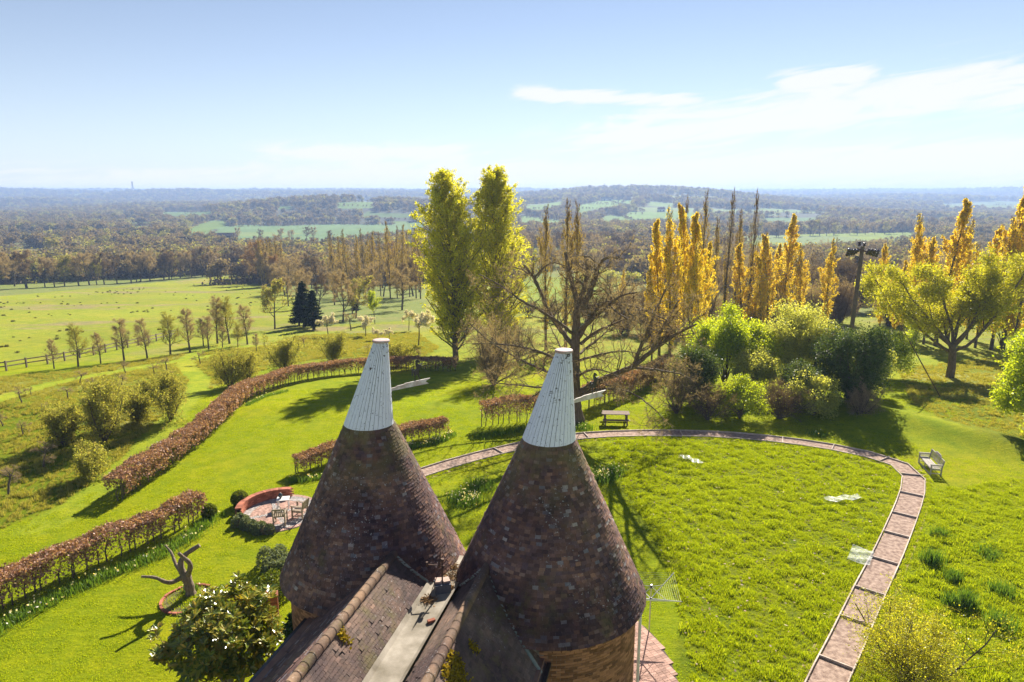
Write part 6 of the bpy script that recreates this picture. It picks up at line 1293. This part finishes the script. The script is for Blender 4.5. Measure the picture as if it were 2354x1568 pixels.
def ivy():
    rng = np.random.default_rng(6); n = 6500; a = R(188)+rng.normal(size=n)*.26; z = rng.random(n)**.8*2.9; r = 2.66+rng.random(n)*.22; P = np.stack([-4.3+r*np.cos(a), 19.6+r*np.sin(a), z], -1); k = rng.random(n) < 1.15-z/3.2; mb = MB(); P = P[k]-np.array((-7, 19.3, 0)); leaf_mb(mb, P, .085, rng, 0, .02); e = empty('ivy', (-7, 19.3, 0), label='dark ivy climbing the wall of the left drum', cat='ivy'); mb.build('foliage', M_ivy, e); s_ = MB()
    for i in range(5): aa = R(175)+i*.12; s_.tube([(-4.3+2.66*math.cos(aa)+7, 19.6+2.66*math.sin(aa)-19.3, 0), (-4.3+2.66*math.cos(aa+.05)+7, 19.6+2.66*math.sin(aa+.05)-19.3, 2.2)], .02, 5)
    s_.build('stem', M_bark2, e)
ivy()
mb = MB(); mb.lathe([(2.6, .02), (3.35, .02), (3.37, -.05)], (-4.3, 19.6, 0), 40, 0, R(60), R(240)); mb.build('gravel_margin', simple('pinkish_gravel', (.50, .34, .24), (.36, .24, .16), 25, .95, .1, bstr=.9), kind='structure')
def paving():
    e = empty('paving', (0, 0, 0), kind='structure'); pol = np.array([(1, 15), (3, 23.4), (4.4, 23.5), (5.0, 22.9), (5.3, 22.2), (5.55, 21), (5.55, 19.9), (5.3, 18.5), (4.8, 17), (4, 15)]); b = MB(); b.add([(x, y, .006) for x, y in pol], [tuple(range(len(pol)))[::-1]]); b.build('paving_bed', simple('dark_joint', (.10, .075, .06), (.07, .05, .04), 6, .9), e, kind='structure'); me = box_unit('paver', M_paver); ca, sa = math.cos(.42), math.sin(.42); k = 0; st = []; big = []
    for i in range(-30, 60):
        for j in range(-40, 90):
            x0, y0 = i*.215, j*.108+(.054 if i % 2 else 0)*0; x = 3+x0*ca-y0*sa; y = 18+x0*sa+y0*ca
            if not inpoly(pol, np.array([x]), np.array([y]))[0] or math.hypot(x-1.05, y-18.3) < 2.6 or y < 18.4: continue
            M = frame((x, y, .008), np.array((ca, sa, 0))*.205, np.array((-sa, ca, 0))*.1, np.array((0, 0, .022+.005*((i*7+j*3) % 4)/3))); px, py = proj(x, y, 0); vis = px > 1462 and py < 1590; (big if vis else st).append(M)
    big.sort(key=lambda M: M[1, 3])
    for M in big[:300]: o = link('paver', me, e); o.matrix_local = Matrix(M.tolist())
    mb = MB()
    for M in st+big[300:]: mb.add(TB@M[:3, :3].T+M[:3, 3], BOXF)
    if mb.V: mb.build('pavers', M_paver, e, kind='stuff')
paving()
# dustbin with two bricks on its lid
p = np.array((px_at(1486, 18.55, .72), 18.55, .03)); e = empty('dustbin', p, label='grey metal dustbin with lid on the paving by the right drum', cat='dustbin'); mb = MB(); mb.lathe([(.001, 0), (.25, 0), (.255, .02), (.30, .62), (.31, .64), (.29, .64)], (0, 0, 0), 28); mb.build('body', M_lidm, e, smooth=True); mb = MB(); mb.lathe([(.34, .63), (.355, .65), (.35, .675), (.30, .69), (.15, .72), (.001, .73)], (0, 0, 0), 32); mb.build('lid', M_lidm, e, smooth=True)
for i in range(3): mb = MB(); mb.box((0, 0, 0), (.075, .215, .065)); o = mb.build('brick', M_brickr, None, label=('left', 'middle', 'right')[i]+' one of three bricks weighing down the dustbin lid', cat='brick', group='bricks on the dustbin lid'); o.location = p+np.array((-.085+i*.085, .02, .77)); o.rotation_euler = (0, 0, .3)
# ---------------------------------------------------------------- rotary clothes airer
def airer():
    p = G(1492, 1450); e = empty('rotary_airer', p, R(20), label='rotary clothes airer with four arms and lines on the lawn', cat='clothes airer'); Hh = 1.25
    lean = np.array((.10, 0)); mb = MB(); mb.tube([(0, 0, 0), (.02, .02, 1.9)], .022, 8); mb.build('pole', M_metal, e); hub = np.array((.02, .02, 1.32)); up_ = np.array((.02, .02, 1.82)); tips = []
    for v in (hub, up_): mb = MB(); mb.tube([v-(0, 0, .05), v+(0, 0, .05)], .045, 8); mb.build('hub', M_black, e)
    for k in range(4):
        a = k*math.pi/2+.35; d = np.array((math.cos(a), math.sin(a), 0)); t = hub+d*1.35+np.array((0, 0, .55)); tips.append((hub, t)); mb = MB(); mb.tube([hub, t], .016, 6); mb.build('arm', M_metal, e); mid = hub+(t-hub)*.52; mb = MB(); mb.tube([up_, mid], .009, 5); mb.build('strut', M_metal, e)
    mb = MB()
    for f in np.linspace(.28, .98, 11):
        for k in range(4): a = tips[k][0]+(tips[k][1]-tips[k][0])*f; b = tips[(k+1) % 4][0]+(tips[(k+1) % 4][1]-tips[(k+1) % 4][0])*f; m_ = (a+b)/2-np.array((0, 0, .03*f)); mb.tube([a, m_, b], .0045, 3, cap=False)
    mb.build('lines', M_line, e, kind='stuff')
airer()
# translucent sheets lying on the rough grass
def sheet(a, b, w_, label, seed):
    A, B = G(*a), G(*b); d = (B-A)[:2]; L = np.linalg.norm(d); d = d/L; n = np.array((-d[1], d[0])); e = MB(); nu, nv = 16, 5; V = []; rng = np.random.default_rng(seed)
    for i in range(nu):
        for j in range(nv): q = A[:2]+d*L*i/(nu-1)+n*w_*(j/(nv-1)-.5); V.append((q[0], q[1], .17+.05*math.sin(i*.9+j+seed)+rng.uniform(-.01, .01)))
    e.add(V, [(i*nv+j, i*nv+j+1, (i+1)*nv+j+1, (i+1)*nv+j) for i in range(nu-1) for j in range(nv-1)]); o = e.build('mesh_sheet', M_sheet, None, smooth=True, label=label, cat='sheet', group='clear sheets on the grass')
ms = NT('clear_sheet'); bs = ms.bsdf((.62, .66, .62, 1), .3, .5); tr = ms.n('ShaderNodeBsdfTransparent'); mx = ms.n('ShaderNodeMixShader'); ms.l(ms.mrange(ms.noise(7, 4), .3, .7, .10, .55), mx.inputs[0]); ms.l(tr.outputs[0], mx.inputs[1]); ms.l(bs.outputs[0], mx.inputs[2]); ms.l(mx.outputs[0], ms.out.inputs[0]); M_sheet = ms.m
sheet((1566, 1052), (1612, 1070), .5, 'clear sheet on the shaded grass at the top of the rough oval', 1); sheet((1900, 1155), (1978, 1147), .55, 'long clear sheet in the middle of the sunny rough grass', 2); sheet((1972, 1300), (1984, 1267), .9, 'clear sheet lying against the left edge of the gravel path', 3)
# ---------------------------------------------------------------- electricity pole and wires
def pole():
    y = 57.; x = px_at(1966, y, 6); z = float(H(x, y)); d = (566-784)/1569; c, s_ = math.cos(PITCH), math.sin(PITCH); top = CAMZ-y*(s_+d*c)/(c-d*s_)-z; e = empty('utility_pole', (x, y, z), label='timber electricity pole with dark insulators and stay wires behind the shrubs', cat='utility pole')
    mb = MB(); mb.tube([(-.3, 0, 0), (0, 0, top)], [.20, .15], 12); mb.build('pole', bark('pole_wood', (.22, .17, .13), (.13, .10, .08)), e, smooth=True); mb = MB(); mb.beam((-.35, -.12, top-.25), (.35, -.12, top-.45), .1, .1); mb.beam((-.4, .14, top-.2), (.3, .14, top-.42), .1, .1); mb.build('cross_arm', M_rust, e)
    M_ins = simple('brown_glazed_insulator', (.035, .022, .03), (.05, .03, .04), 6, .12, .8)
    def ins(a, b, n=4):
        a = np.array(a); b = np.array(b); mb = MB()
        for k in range(n*6+1):
            pass
        P = a+(b-a)*np.linspace(0, 1, n*6+1)[:, None]; r = .045+.10*(np.abs(np.sin(np.linspace(0, n*math.pi, n*6+1)))**.7); mb.tube(P, r, 10); mb.build('insulator', M_ins, e, smooth=True)
    for i in range(3): ins((-.35-.05*i, -.25+.25*i, top-.35-.14*i), (-1.45+.12*i, -.45+.35*i, top-.28-.24*i), 4); ins((.35+.05*i, -.25+.25*i, top-.3-.14*i), (1.4+.12*i, -.1+.3*i, top-.42-.22*i), 4)
    ins((-.25, 0, top+.02), (-.3, 0, top+.38), 2); ins((.12, 0, top), (.16, 0, top+.28), 2)
    for a in ((-3.6, -1.5, 4.0), (4.6, -2.5, 1.5), (-.7, 1.5, 0)): mb = MB(); P0 = np.array((0, 0, top-.7)); P1 = np.array(a)*(1, 1, .0)*1.35; mb.tube([P0, P0*.6+P1*.4, P0*.25+P1*.75, P1], [.018, .018, .05, .03], 6); mb.build('stay_wire', M_rust, e)
    tp = G(1052, 862)
    for i in range(3):
        a = np.array((x-1.5+.1*i, y-.4+.35*i, z+top-.3-.2*i)); b = np.array((tp[0]-.6, 60.5+i*.2, float(H(-4, 60))+4.6-.55*i)); P = a+(b-a)*np.linspace(0, 1, 24)[:, None]; P[:, 2] -= 1.1*4*np.linspace(0, 1, 24)*(1-np.linspace(0, 1, 24)); mb = MB(); mb.tube(P-a, .011, 4, cap=False); o = mb.build('power_line', simple('wire_grey', (.35, .35, .36), (.3, .3, .3)), None, label=('highest', 'middle', 'lowest')[i]+' of the three power lines crossing in front of the tall poplars', cat='power line', group='power lines'); o.location = a
pole()
for k_ in ('wall0', 'wall1'): pass
